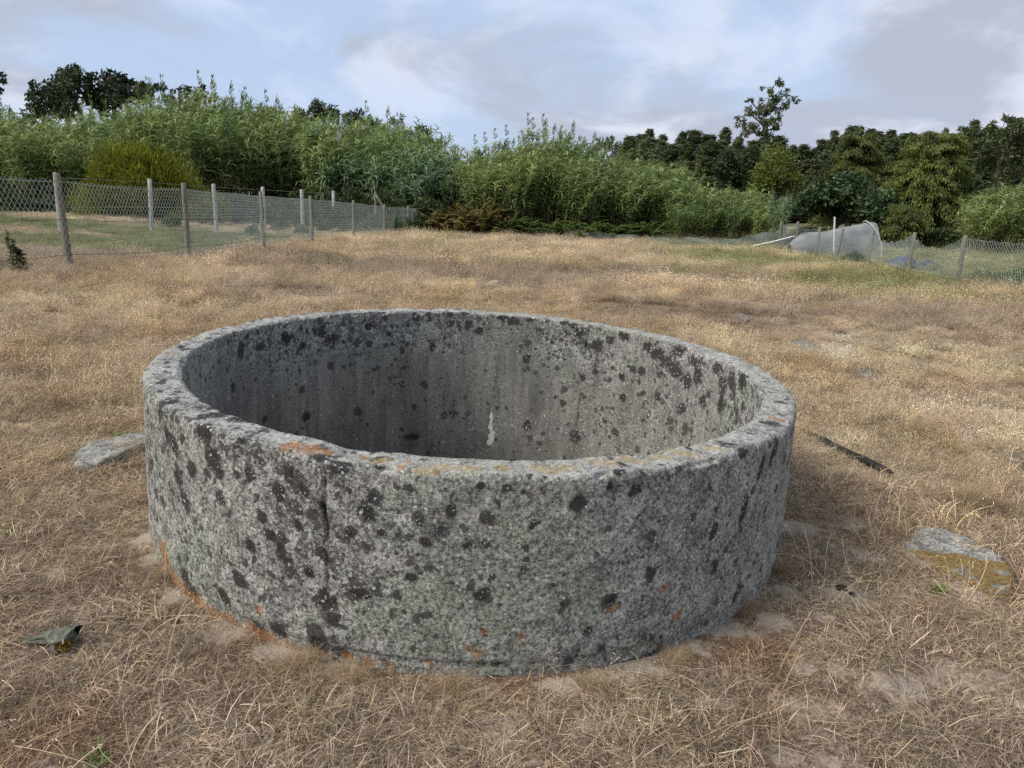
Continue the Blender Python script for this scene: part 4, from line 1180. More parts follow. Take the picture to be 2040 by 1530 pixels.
def LBL(px):
    if px < 150: return 'tall green giant reeds at the left picture edge, left of the rounded yellow bush'
    if px < 430: return 'tall green giant reeds behind and above the rounded yellow green bush'
    if px < 640: return 'tall green giant reeds right of the yellow bush, behind the row of white posts'
    return 'tall green giant reeds at the falling right end of the left thicket'
reed_row(-150, 890, 34, lambda x: 52 + 0.0 * x, LEFT_SKY, 0, REED, LBL, 'giant reeds of the left thicket')
reed_row(-160, 900, 36, lambda x: 49.5, LEFT_SKY, 16, REED, LBL, 'giant reeds of the left thicket')
reed_row(-140, 800, 44, lambda x: 47.3, LEFT_SKY, 30, REED, LBL, 'giant reeds of the left thicket')
reed_row(-160, 900, 40, lambda x: 55, LEFT_SKY, 10, REED, LBL, 'giant reeds of the left thicket')
LBB = 'blue green reeds with long drooping leaves in the middle gap beyond the fence end'
reed_row(640, 800, 40, 46.2, skyline([600, 900], [310, 300]), 0, REEDB, LBB, 'blue green reeds by the fence end')
reed_row(790, 960, 24, 46.0, skyline([780, 830, 870, 920, 960], [300, 290, 294, 316, 322]), 0, REEDB, LBB, 'blue green reeds by the fence end')
reed_row(800, 950, 28, 44.8, skyline([780, 830, 880, 930], [330, 322, 335, 350]), 0, REEDB, LBB, 'blue green reeds by the fence end')
def LBM(px):
    if px < 1030: return 'yellow green giant reeds of the middle thicket above the rusty bracken'
    if px < 1180: return 'tallest plumed giant reeds of the middle thicket, leaning right'
    return 'yellow green giant reeds on the falling right flank of the middle thicket'
reed_row(930, 1350, 32, 48.5, MID_SKY, 6, REED[1:], LBM, 'giant reeds of the middle thicket')
reed_row(930, 1350, 26, 46, MID_SKY, 0, REED[1:], LBM, 'giant reeds of the middle thicket')
reed_row(935, 1345, 28, 44.2, MID_SKY, 18, REED[1:], LBM, 'giant reeds of the middle thicket')
reed_row(960, 1340, 36, 42.8, MID_SKY, 36, REED[1:], LBM, 'giant reeds of the middle thicket')
for px, py in [(1028, 284), (1042, 270), (1052, 282), (1066, 264), (1078, 272), (1090, 268), (1104, 266), (1116, 274), (1128, 270), (1142, 286), (1160, 298), (990, 296), (968, 300), (1010, 290), (1200, 312), (1236, 316), (1290, 326), (1322, 336)]:
    d_ = 46.5 + rng0.normal() * 0.5; b = at(px - 8, 430, d_); z = float(tz(b[0], d_)); sz_ = (at(px, py, d_)[2] - z) / 5.3
    place(REEDT[rng0.integers(2)], (b[0], d_, z), rng0.uniform(-0.3, 0.3), (1.0, 1.0, sz_), 'few tall plumed reed canes rising out of the middle thicket and leaning right', 'tall reed canes over the middle thicket')
for px, py in [(318, 196), (345, 192), (385, 196), (412, 190), (432, 186), (462, 194), (478, 206), (508, 214), (556, 220), (700, 236), (755, 240), (812, 262), (236, 210), (205, 226), (96, 226), (30, 216)]:
    d_ = 51 + rng0.normal() * 0.5; b = at(px - 6, 430, d_); z = float(tz(b[0], d_)); sz_ = (at(px, py, d_)[2] - z) / 5.3
    place(REEDT[rng0.integers(2)], (b[0], d_, z), rng0.uniform(-0.3, 0.3), (1.1, 1.1, sz_), 'few tall plumed reed canes sticking out of the top of the left thicket', 'tall reed canes over the left thicket')
LBR = 'lower green reeds between the middle thicket and the dark fig tree'
reed_row(1340, 1510, 24, 43.5, MID_SKY, 2, REED[2:], LBR, 'lower reeds right of the middle thicket')
reed_row(1335, 1530, 27, 41.5, MID_SKY, 30, REED[2:], LBR, 'lower reeds right of the middle thicket')
place(REEDB[0], (*at(1548, 470, 38.0)[:2], float(tz(*at(1548, 470, 38.0)[:2]))), 0.4, (0.42, 0.42, 0.62), 'single pale blue green reed tuft standing beside the end of the right fence')
LBE = 'green reeds at the right picture edge behind the wire mesh'
reed_row(1950, 2120, 30, 37, skyline([1930, 2000, 2100], [392, 376, 372]), 0, REED, LBE, 'reeds at the right picture edge')
reed_row(1945, 2120, 34, 35.5, skyline([1930, 2000, 2100], [412, 396, 390]), 0, REED, LBE, 'reeds at the right picture edge')
for p in REED + REEDB:
    if p.name not in _used: print('unused', p.name)


# ---- trees
def grow(rng, base, d, L, r, depth, out, tips, up=0.15, spread=0.6, kids=(2, 4)):
    n = 5; P = [np.array(base)]; dd = np.array(d, float)
    for _ in range(n - 1):
        dd = dd + rng.normal(size=3) * 0.16 + np.array([0, 0, up * 0.3]); dd /= np.linalg.norm(dd); P.append(P[-1] + dd * L / (n - 1))
    P = np.array(P); out.append((P, np.linspace(r, r * 0.6, n)))
    if depth == 0: tips.append(P[-1]); tips.append(P[-2]); return
    for k in range(rng.integers(*kids)):
        t = rng.uniform(0.45, 1.0); b = np.array([np.interp(t, np.linspace(0, 1, n), P[:, i]) for i in range(3)])
        nd = dd + unit(rng, 1)[0] * spread * 1.2; nd[2] += up; nd /= np.linalg.norm(nd)
        grow(rng, b, nd, L * rng.uniform(0.55, 0.8), r * 0.5, depth - 1, out, tips, up, spread, kids)
    nd = dd + unit(rng, 1)[0] * 0.3; nd /= np.linalg.norm(nd)
    grow(rng, P[-1], nd, L * 0.7, r * 0.58, depth - 1, out, tips, up, spread, kids)


def tree_parts(seed, H, trunkH, crownR, leafmat, bark, nleaf, lsize, lw, depth=3, clump=0.7, droop=0.0, flat=0.8, lean=(0, 0), up=0.15, spread=0.7, r0=0.18, kids=(2, 4), soft=0.5):
    rng = np.random.default_rng(seed); br = []; tips = []
    tr = np.array([[0, 0, -0.2], [lean[0] * 0.3, lean[1] * 0.3, trunkH * 0.5], [lean[0] * 0.7, lean[1] * 0.7, trunkH]])
    tr[1:] += rng.normal(size=(2, 3)) * 0.06 * trunkH * [1, 1, 0]
    grow(rng, tr[-1], (lean[0] * 0.15, lean[1] * 0.15, 1), (H - trunkH) * 0.42, r0 * 0.7, depth, br, tips, up, spread, kids)
    tips = np.array(tips)
    # fit branch cloud to the wanted crown
    lo, hi = trunkH, max(tips[:, 2].max(), trunkH + 0.1); rad = np.percentile(np.hypot(tips[:, 0] - tr[-1, 0], tips[:, 1] - tr[-1, 1]), 92)
    sxy = crownR * 0.86 / max(rad, 0.05); sz = (H - clump * 0.4 - trunkH) / (hi - lo)
    f = lambda P: np.stack([tr[-1, 0] + (P[:, 0] - tr[-1, 0]) * sxy, tr[-1, 1] + (P[:, 1] - tr[-1, 1]) * sxy, trunkH + (P[:, 2] - trunkH) * sz], 1)
    tb = MB(); tube(tb, tr, [r0 * 1.25, r0 * 0.9, r0 * 0.75], 8, cap=False)
    for P, rad_ in br: tube(tb, f(P), rad_, 5, cap=False)
    tips = f(tips); cr = MB()
    per = max(3, nleaf // len(tips)); N = per * len(tips)
    c = np.repeat(tips, per, 0); cs = np.repeat(rng.uniform(0.55, 1.3, len(tips)), per)[:, None] * clump
    o = unit(rng, N) * rng.random((N, 1)) ** soft * cs * np.array([1, 1, flat])
    p = c + o
    d = o / (np.linalg.norm(o, axis=1)[:, None] + 1e-6) + unit(rng, N) * 0.8 + np.array([0, 0, -droop])
    ct = np.repeat(rng.uniform(0.7, 1.3, len(tips)), per)[:, None]
    leaves(cr, p, d, unit(rng, N) + np.array([0, 0, 0.5]), lsize * rng.uniform(0.6, 1.3, N), lw * rng.uniform(0.7, 1.3, N), tints(rng, N, 0.6, 1.35, 0.08) * ct)
    return [('trunk', tb.mesh('trunk', bark, True)), ('crown', cr.mesh('crown', leafmat))]


def ground_at(px, D): b = at(px, 430, D); return np.array([b[0], D, float(tz(b[0], D))])


def tree(name, parts, px, D, label, cat='tree', group=None, rz=0.0, sc=1.0):
    o = empty(name, ground_at(px, D), rz, label, cat, group); o.scale = (sc, sc, sc) if np.isscalar(sc) else sc
    for pn, me in parts: put(pn, me, o)
    return o


def hgt(py, D, px=1020): return float(at(px, py, D)[2])


def blob_tree(name, blobs, D, stems, leafmat, bark, lab, lsize, lw, dens, seed, group=None, droop=0.0, r0=0.2, soft=0.5, flat=0.85, depth=0.5, cat='tree'):
    """tree whose leaf clusters stand where the photograph shows them: blobs (px, py, r px), stems as pixel paths"""
    rng = np.random.default_rng(seed); B = np.array(blobs, float); k = D / FPX
    half = (B[:, 0].max() - B[:, 0].min()) * 0.5 * k * depth
    C = np.array([at(x, y, D) for x, y, _ in B]); C[:, 1] += rng.normal(size=len(B)) * half * 0.6
    rad = B[:, 2] * k
    bx = stems[0][0][0]; base = ground_at(bx, D)
    tb = MB(); cr = MB(); S_ = []
    for n_, st in enumerate(stems):
        P = np.array([at(x, y, D) for x, y in st]) - base
        if n_ == 0: P = np.concatenate([[[P[0, 0], 0, -0.3]], P])
        m = len(P); tube(tb, P, np.linspace(r0, r0 * 0.25, m) * (1 if n_ == 0 else 0.6), 7, cap=False)
        for i in range(m - 1): S_ += [P[i] * (1 - t) + P[i + 1] * t for t in np.linspace(0.2, 1, 6)]
    S_ = np.array(S_); C = C - base
    for c, r in zip(C, rad):
        ok = S_[:, 2] < c[2] - 0.15 * r; Q = S_[ok] if ok.any() else S_
        q0 = Q[np.argmin(np.linalg.norm((Q - c) * [1, 1, 1.2], axis=1))]; t = np.linspace(0, 1, 5)[:, None]
        P = q0 + (c - q0) * t + np.array([0, 0, 0.12]) * np.linalg.norm(c - q0) * np.sin(math.pi * t) + rng.normal(size=(5, 3)) * 0.06 * np.linalg.norm(c - q0) * np.sin(math.pi * t)
        tube(tb, P, np.linspace(0.26 * r0, 0.06 * r0, 5), 4, cap=False)
        # twiglet clusters inside the blob, irregular
        ns = max(4, int(9 * (r / 0.8) ** 1.4)); sc_ = c + unit(rng, ns) * rng.random((ns, 1)) ** 0.5 * r * np.array([1, 1, flat])
        per = max(6, int(dens * r * r / ns)); N = per * ns
        o = unit(rng, N) * rng.random((N, 1)) ** soft * np.repeat(rng.uniform(0.22, 0.6, ns), per)[:, None] * r
        d = o / (r * 0.4) + unit(rng, N) * 0.8 + [0, 0, -droop]
        leaves(cr, np.repeat(sc_, per, 0) + o, d, unit(rng, N) + [0, 0, 0.5], lsize * rng.uniform(0.6, 1.3, N), lw * rng.uniform(0.7, 1.3, N),
               tints(rng, N, 0.6, 1.35, 0.08) * np.repeat(rng.uniform(0.7, 1.3, ns), per)[:, None])
    o = empty(name, base, 0, lab, cat, group)
    put('trunk', tb.mesh('trunk', bark, True), o); put('crown', cr.mesh('crown', leafmat), o)
    return o


def zb(lst, sc, ox, oy): return [(x / sc + ox, y / sc + oy, r / sc) for x, y, r in lst]
def zs(lst, sc, ox, oy): return [(x / sc + ox, y / sc + oy) for x, y in lst]


# dark broadleaf trees rising over the left reeds
A3 = (3.477, 0, 120)
TG = 'dark trees behind the left reeds'
blob_tree('broadleaf_tree', zb([(460, 115, 75), (380, 165, 70), (300, 170, 60), (540, 120, 60), (240, 205, 50), (265, 265, 60), (215, 315, 40), (340, 250, 70), (430, 215, 75), (520, 205, 55),
          (330, 330, 60), (405, 300, 60), (195, 270, 30), (250, 345, 45), (570, 190, 45), (590, 120, 25), (455, 70, 25), (560, 75, 14), (330, 395, 60), (430, 385, 50), (250, 400, 50), (540, 260, 45), (600, 260, 50), (470, 290, 40), (560, 340, 45)], *A3), 62,
          [zs([(575, 420), (545, 330), (510, 280), (470, 210), (450, 130)], *A3), zs([(530, 320), (420, 270), (330, 220), (260, 230)], *A3), zs([(520, 290), (545, 200), (560, 120)], *A3)],
          MAT['dark_leaf'], MAT['bark'], 'dark broadleaf tree with its trunk showing, leftmost of those over the left reeds', 0.34, 0.22, 330, 11, TG, r0=0.26)
blob_tree('broadleaf_tree', zb([(640, 150, 50), (715, 120, 55), (800, 150, 65), (880, 165, 65), (940, 195, 55), (680, 220, 70), (770, 230, 80), (860, 240, 70), (950, 250, 60), (650, 280, 60), (730, 300, 60),
          (820, 300, 60), (900, 290, 50), (1010, 225, 45), (1050, 260, 40), (640, 335, 50), (725, 75, 18), (980, 170, 22), (830, 110, 16)], *A3), 63,
          [zs([(800, 420), (790, 330), (770, 250), (740, 150)], *A3), zs([(790, 330), (880, 240), (980, 220)], *A3)],
          MAT['dark_leaf'], MAT['bark'], 'broad dark tree in the middle of those rising over the left reeds', 0.34, 0.22, 340, 12, TG, r0=0.26)
blob_tree('broadleaf_tree', zb([(1110, 250, 40), (1180, 215, 38), (1240, 215, 36), (1290, 235, 32), (1350, 225, 36), (1370, 195, 16), (1255, 175, 16), (1135, 190, 12), (1400, 260, 28), (1200, 265, 50), (1330, 285, 40),
          (1440, 260, 20), (1410, 185, 7), (1050, 200, 10)], *A3), 61,
          [zs([(1250, 400), (1245, 320), (1240, 250), (1250, 180)], *A3), zs([(1245, 320), (1330, 260), (1365, 195)], *A3), zs([(1245, 330), (1150, 260), (1130, 190)], *A3)],
          MAT['dark_leaf'], MAT['bark'], 'thin leafed dark tree with bare twigs behind the reeds above the yellow bush', 0.30, 0.2, 210, 13, TG, r0=0.16)
blob_tree('broadleaf_tree', zb([(10, 105, 22), (0, 185, 28), (18, 220, 20), (-30, 140, 50), (-40, 220, 55), (-90, 170, 60), (25, 150, 8)], *A3), 50, [zs([(-60, 420), (-50, 300), (-40, 200), (-20, 120)], *A3)],
          MAT['dark_leaf'], MAT['bark'], 'dark sparse tree cut by the left picture edge', 0.26, 0.18, 260, 14, r0=0.14)

# pines beyond the left thicket
B3 = (3.825, 400, 160); PG = 'dark pines behind the reeds'
for n_, (bl, lab, D) in enumerate([
        ([(865, 185, 42), (835, 220, 32), (925, 215, 45), (985, 215, 38), (1005, 260, 45), (900, 265, 55), (1040, 270, 25), (960, 290, 50), (860, 300, 50)], 'tallest dark pine peeking over the left reeds', 82),
        ([(740, 235, 30), (715, 265, 40), (775, 260, 35), (812, 250, 20), (750, 310, 50)], 'dark pine just left of the tallest one over the reeds', 82),
        ([(460, 222, 30), (430, 240, 22), (510, 232, 32), (560, 250, 35), (612, 250, 28), (540, 280, 45), (470, 290, 45)], 'leftmost dark pine top over the left reeds', 85),
        ([(1140, 265, 38), (1200, 265, 36), (1180, 310, 45), (1105, 290, 30), (1240, 310, 32), (1150, 350, 50)], 'broad dark pine over the falling end of the left reeds', 82),
        ([(1290, 288, 25), (1310, 320, 36), (1355, 330, 28), (1320, 370, 40)], 'low dark pine between the broad pine and the small open tree', 84),
        ([(1690, 385, 36), (1660, 365, 22), (1720, 398, 22), (1740, 440, 30), (1760, 470, 20), (1690, 440, 40)], 'dark round tree at the end of the left thicket', 70)]):
    B_ = zb(bl, *B3); mx = np.mean([b[0] for b in B_]); my = min(b[1] for b in B_)
    blob_tree('pine_tree', B_, D, [[(mx, 330), (mx + 1, my + 30), (mx, my + 6)]], MAT['pine_leaf'], MAT['bark'], lab, 0.42, 0.15, 330, 21 + n_, PG, r0=0.16, flat=0.75)
for n_, (px, top, lab) in enumerate([(955, 300, 'dark pine tip behind the left edge of the middle reeds'), (1006, 288, 'dark pine tip in the middle reeds, left of their tallest plumes'), (1050, 296, 'dark pine tip just left of the tallest plumes of the middle reeds')]):
    blob_tree('pine_tree', [(px, top + 4, 4), (px - 2, top + 12, 7), (px + 3, top + 20, 10), (px, top + 32, 13), (px - 3, top + 46, 15)], 75, [[(px, 380), (px, top + 20), (px, top)]], MAT['pine_leaf'], MAT['bark'], lab, 0.4, 0.14, 380, 35 + n_, PG, r0=0.12)
blob_tree('eucalyptus_tree', zb([(1470, 300, 24), (1522, 270, 20), (1530, 300, 18), (1500, 318, 24), (1458, 325, 14), (1450, 305, 14)], *B3), 72, [zs([(1490, 420), (1490, 370), (1505, 320), (1520, 280)], *B3)],
          MAT['euc_leaf'], MAT['euc_bark'], 'small open tree with a pale stem at the end of the left thicket', 0.3, 0.12, 300, 31, r0=0.1)

# the tall lone eucalyptus
C4 = (3.825, 1300, 140)
blob_tree('eucalyptus_tree', zb([(935, 108, 28), (990, 103, 18), (1030, 140, 13), (850, 128, 14), (870, 178, 28), (920, 148, 24), (985, 190, 38), (905, 225, 36), (972, 270, 36), (1047, 222, 17), (1078, 240, 12), (1040, 262, 10),
          (855, 290, 28), (820, 275, 24), (740, 318, 38), (692, 350, 24), (662, 416, 8), (800, 330, 24), (880, 320, 28), (950, 305, 28), (972, 358, 24), (840, 370, 28), (760, 408, 30), (722, 440, 24), (692, 484, 12),
          (800, 440, 34), (862, 410, 28), (935, 432, 30), (985, 420, 22), (820, 488, 28), (885, 490, 24), (925, 498, 18), (940, 522, 14), (860, 528, 20), (765, 470, 24), (752, 214, 10), (735, 235, 8), (840, 215, 16), (900, 385, 34), (830, 400, 30), (900, 280, 30), (930, 240, 26), (850, 460, 30), (730, 380, 26)], *C4), 92,
          [zs([(868, 640), (865, 540), (845, 440), (850, 340), (880, 240), (910, 140)], *C4), zs([(850, 430), (800, 380), (740, 330), (690, 350)], *C4), zs([(850, 350), (930, 270), (1000, 190), (1045, 225)], *C4),
           zs([(855, 470), (920, 440), (985, 420)], *C4), zs([(800, 500), (760, 440), (700, 480)], *C4), zs([(830, 330), (760, 250), (745, 210)], *C4)],
          MAT['euc_leaf'], MAT['euc_bark'], 'tall lone eucalyptus standing high above the plantation', 0.38, 0.17, 380, 41, r0=0.2, droop=0.4)
A5 = (3.517, 820, 220)
blob_tree('eucalyptus_tree', zb([(1330, 228, 36), (1390, 220, 36), (1432, 250, 32), (1300, 268, 28), (1350, 275, 34), (1425, 290, 32), (1405, 335, 22), (1250, 300, 18), (1220, 316, 12), (1440, 340, 30), (1290, 310, 20)], *A5), 84,
          [zs([(1385, 480), (1380, 350), (1360, 290), (1340, 235)], *A5), zs([(1382, 370), (1410, 290), (1400, 225)], *A5), zs([(1380, 380), (1320, 310), (1250, 300)], *A5)],
          MAT['euc_leaf'], MAT['euc_bark'], 'round crowned eucalyptus with pale stems at the left end of the plantation', 0.36, 0.17, 300, 42, r0=0.2)

# plantation
EUC = []
for k in range(5):
    rng = np.random.default_rng(300 + k); cr = MB(); tb = MB(); H = 10.0
    tube(tb, np.array([[0, 0, -0.3], [0.1, 0, 4], [0.25, 0.1, 9.3]]), [0.16, 0.11, 0.03], 6, cap=False)
    nb_ = 95; t = rng.uniform(0.12, 1.0, nb_) ** 0.9; az = rng.uniform(0, 2 * math.pi, nb_)
    env = 1.75 * np.clip(1.01 - t, 0.01, 1) ** 0.8 * np.clip(t * 3.5, 0.4, 1)
    rr_ = env * rng.uniform(0.35, 1.05, nb_)
    c = np.stack([rr_ * np.cos(az) + 0.25 * t + 0.35 * t ** 2, rr_ * np.sin(az), H * t * 0.97], 1)
    per = 95; N = nb_ * per; cc = np.repeat(c, per, 0); o = unit(rng, N) * rng.random((N, 1)) ** 0.5 * np.repeat(rng.uniform(0.35, 0.8, nb_) * (1.05 - 0.7 * t), per)[:, None] * np.array([1, 1, 1.1])
    d = o + unit(rng, N) * 0.4 + np.array([0.25, 0, -0.25 + 0.0])
    leaves(cr, cc + o, d, unit(rng, N) + [0, 0, 0.4], 0.30 * rng.uniform(0.6, 1.3, N), 0.10, tints(rng, N, 0.6, 1.35, 0.08) * np.repeat(rng.uniform(0.7, 1.3, nb_), per)[:, None])
    for i in range(0, nb_, 3):
        z = c[i, 2] - 0.6 * rr_[i]; tube(tb, np.array([[0.03 * z, 0, max(0.5, z)], c[i]]), [0.03, 0.012], 3, cap=False)
    EUC.append(plant_proto('eucalyptus_tree', [('trunk', tb.mesh('trunk', MAT['euc_bark'], True)), ('crown', cr.mesh('crown', MAT['euc_leaf']))], 'eucalyptus', 'tree'))
EU_SKY = skyline([1180, 1215, 1245, 1300, 1345, 1400, 1450, 1500, 1530, 1555, 1585, 1610, 1640, 1680, 1740, 1775, 1820, 1850, 1885, 1925, 1960, 2000, 2040, 2120],
                 [292, 280, 272, 264, 268, 262, 268, 274, 292, 306, 296, 280, 256, 256, 250, 262, 258, 262, 268, 250, 258, 236, 248, 244])
def LP(px):
    if px < 1440: return 'dark eucalyptus in the left part of the far plantation, above the middle reeds'
    if px < 1600: return 'dark eucalyptus of the far plantation below and beside the tall lone eucalyptus'
    if px < 1900: return 'dark eucalyptus of the far plantation rising behind the feathery drooping trees'
    return 'dark eucalyptus of the far plantation at the right picture edge'



def plantation(x0, x1, step, D, drop, zlift=0.0):
    x = x0
    while x < x1:
        px = x + rng0.normal() * step * 0.22; d = D + rng0.normal() * 2
        b = ground_at(px, d); top = hgt(EU_SKY(px) + drop + rng0.normal() * 7, d, px)
        s = max(0.3, (top - b[2]) / 10.0)
        place(EUC[rng0.integers(5)], b, rng0.uniform(-0.6, 0.6), (2.0 + rng0.normal() * 0.3, 1.6 + rng0.normal() * 0.2, s), LP(px), 'eucalyptus plantation on the far slope')
        x += step


plantation(1235, 2110, 21, 108, -4)
plantation(1232, 2110, 27, 99, 20)
plantation(1240, 2110, 36, 91, 52)
plantation(1245, 2110, 40, 84, 80)
plantation(1250, 2110, 46, 78, 108)
D = 70
tree('round_tree', tree_parts(46, hgt(300, D) - ground_at(1462, D)[2], 1.2, 2.2, MAT['dark_leaf'], MAT['bark'], 6000, 0.34, 0.2, 3, 0.8, r0=0.15), 1468, D, 'round mid green tree in front of the plantation below the lone eucalyptus')
D = 56
R5 = (3.825, 1600, 200)
blob_tree('eucalyptus_tree', zb([(1540, 150, 36), (1470, 190, 34), (1625, 165, 32), (1560, 220, 48), (1650, 225, 40), (1510, 262, 46), (1605, 290, 60), (1670, 285, 50), (1440, 260, 40), (1530, 400, 70), (1620, 400, 80), (1440, 420, 60), (1390, 330, 50), (1480, 340, 34), (1500, 460, 70), (1600, 480, 70), (1420, 500, 60), (1520, 560, 70), (1650, 340, 60), (1320, 260, 40), (1260, 225, 40), (1300, 340, 50)], *R5), 66,
          [zs([(1500, 620), (1480, 380), (1490, 270), (1540, 160)], *R5), zs([(1490, 400), (1600, 290), (1625, 170)], *R5)],
          MAT['euc_leaf'], MAT['bark'], 'tallest eucalyptus near the right picture edge with a pale stem gap', 0.36, 0.16, 420, 47, r0=0.11)

# garden trees at the right
D = 47
tree('citrus_tree', tree_parts(51, hgt(292, D) - ground_at(1560, D)[2], 0.7, 2.5, MAT['citrus_leaf'], MAT['bark'], 15000, 0.15, 0.085, 4, 0.6, 0.2, r0=0.14), 1562, D, 'bright green leafy tree left of the feathery trees, above the reed tuft')
D = 41.5
tree('fig_tree', tree_parts(52, hgt(345, D) - ground_at(1668, D)[2], 0.5, 2.7, MAT['fig_leaf'], MAT['bark'], 9000, 0.24, 0.19, 4, 0.6, 0.5, r0=0.14), 1668, D, 'dark large leaved fig tree right behind the shade netting')


def feather_tree(seed, H, Rr, n, name, px, D, lab):
    """arching drooping sprays carrying fine hanging fronds"""
    rng = np.random.default_rng(seed); tb = MB(); cr = MB()
    tube(tb, np.array([[0, 0, -0.2], [0.05, 0, H * 0.4], [0.1, 0, H * 0.85]]), [0.2, 0.13, 0.04], 7, cap=False)
    for k in range(n):
        t = rng.uniform(0.10, 1.0) ** 0.8; az = rng.uniform(0, 2 * math.pi); z0 = H * 0.90 * t
        L = Rr * (1.12 - 0.62 * t) * rng.uniform(0.65, 1.1)
        s = np.linspace(0, 1, 8); rad = L * s; z = z0 + L * (0.55 * s - 0.85 * s ** 2.2) * rng.uniform(0.6, 1.1) + 0.10 * H * t * s
        P = np.stack([0.1 * t + rad * math.cos(az), rad * math.sin(az), np.maximum(z, 0.1)], 1)
        tube(tb, P, np.linspace(0.03, 0.006, 8), 3, cap=False)
        m = 240; u = rng.uniform(0.25, 1.0, m); p = np.stack([np.interp(u, s, P[:, i]) for i in range(3)], 1) + rng.normal(size=(m, 3)) * np.array([0.13, 0.13, 0.06])
        d = np.stack([math.cos(az) * 0.7 + rng.normal(size=m) * 0.45, math.sin(az) * 0.7 + rng.normal(size=m) * 0.45, -rng.uniform(0.1, 1.3, m)], 1)
        leaves(cr, p, d, unit(rng, m) * 0.5 + [0, 0, 1], 0.19 * rng.uniform(0.6, 1.3, m), 0.045, tints(rng, m, 0.55, 1.3, 0.08) * rng.uniform(0.75, 1.35) * (0.75 + 0.45 * u)[:, None])
    tree(name, [('trunk', tb.mesh('trunk', MAT['bark'], True)), ('crown', cr.mesh('crown', MAT['feather_leaf']))], px, D, lab)


D = 45
feather_tree(61, hgt(262, D) - ground_at(1690, D)[2], 2.3, 120, 'mimosa_tree', 1692, D, 'feathery drooping tree between the bright green tree and the widest one')
D = 41
feather_tree(62, hgt(258, D) - ground_at(1840, D)[2], 3.0, 190, 'mimosa_tree', 1838, D, 'widest feathery drooping green tree with arching sprays at the right')
feather_tree(63, 2.4, 1.3, 60, 'mimosa_shrub', 1800, 37.5, 'low yellowish feathery shrub in front of the widest drooping tree')


# ---- bushes
def bush_parts(seed, rx, ry, h, leafmat, n, L, Wd, up=0.3, lumps=26, droop=0.0, stem=True, low=0.05):
    rng = np.random.default_rng(seed); cr = MB(); st = MB()
    az = rng.uniform(0, 2 * math.pi, lumps); el = np.arcsin(rng.uniform(0.0, 1, lumps)); rr_ = rng.uniform(0.45, 0.85, lumps)
    c = np.stack([rx * rr_ * np.cos(az) * np.cos(el), ry * rr_ * np.sin(az) * np.cos(el), h * (low + 0.78 * rr_ * np.sin(el))], 1)
    per = n // lumps; N = per * lumps; cs = np.repeat(rng.uniform(0.22, 0.42, lumps), per)[:, None] * np.array([rx, ry, h * 0.75])
    o = unit(rng, N) * rng.random((N, 1)) ** 0.45; p = np.repeat(c, per, 0) + o * cs; ok = p[:, 2] > 0.02; p = p[ok]; o = o[ok]
    d = o * 0.9 + unit(rng, len(p)) * 0.6 + np.array([0, 0, up - droop])
    ct = np.repeat(rng.uniform(0.75, 1.25, lumps), per)[ok][:, None]
    leaves(cr, p, d, unit(rng, len(p)) + [0, 0, 0.4], L * rng.uniform(0.6, 1.3, len(p)), Wd, tints(rng, len(p), 0.6, 1.35, 0.08) * ct)
    for k in range(lumps): tube(st, np.array([[c[k, 0] * 0.15, c[k, 1] * 0.15, -0.1], [c[k, 0] * 0.5, c[k, 1] * 0.5, c[k, 2] * 0.6], c[k]]), [0.03, 0.018, 0.008], 4, cap=False)
    return [('stems', st.mesh('stems', MAT['bark'])), ('foliage', cr.mesh('foliage', leafmat))]


D = 40
tree('heath_bush', bush_parts(71, 3.5, 2.6, hgt(262, D) - ground_at(290, D)[2], MAT['heath_leaf'], 52000, 0.26, 0.045, 0.9, 90), 288, D, 'large rounded yellow green bush behind the left fence', 'bush')
tree('heath_bush', bush_parts(72, 1.7, 1.3, 1.7, MAT['heath_leaf'], 9000, 0.24, 0.035, 0.8, 30), 405, 39, 'smaller yellow green bush joined to the right flank of the large rounded one', 'bush')
BR = [bush_parts(80 + k, 1.5, 1.1, 1.5, MAT['bramble_leaf'], 3600, 0.16, 0.11, 0.2, 24) for k in range(3)]
BRP = [plant_proto('bramble_bush', BR[k], 'bramble', 'bush') for k in range(3)]
for row, (D, y) in enumerate([(43.5, 372), (42, 392)]):
    for px in np.arange(-150, 880, 46):
        if row == 1 and 170 < px < 430: continue
        b = ground_at(px + rng0.normal() * 10, D + rng0.normal() * 0.5); s = (hgt(y + rng0.normal() * 8, D) - b[2]) / 1.5
        place(BRP[rng0.integers(3)], b, rng0.uniform(0, 6), (1.0, 1.0, max(0.5, s)), 'low dark bramble bush along the shaded foot of the left reeds', 'brambles below the left reeds')
for D in (50.5, 54.5):  # unseen brambles added to block the sky showing between the reed stems
    for px in np.arange(-150, 1500, 52):
        if 870 < px < 930: continue
        b = ground_at(px + rng0.normal() * 10, D); s = (hgt((352 if px < 900 else 405) + rng0.normal() * 8, D) - b[2]) / 1.5
        place(BRP[rng0.integers(3)], b, rng0.uniform(0, 6), (1.2, 1.0, max(0.5, s)), 'tall dark bramble bush added to block the sky inside the reed thickets', 'added brambles inside the reed thickets')
for px in list(np.arange(1590, 1960, 36)):
    b = ground_at(px, 38.5); place(BRP[rng0.integers(3)], b, rng0.uniform(0, 6), (0.9, 0.9, 0.9), 'low dark bramble bush in the shade under the trees at the right', 'brambles under the right trees')


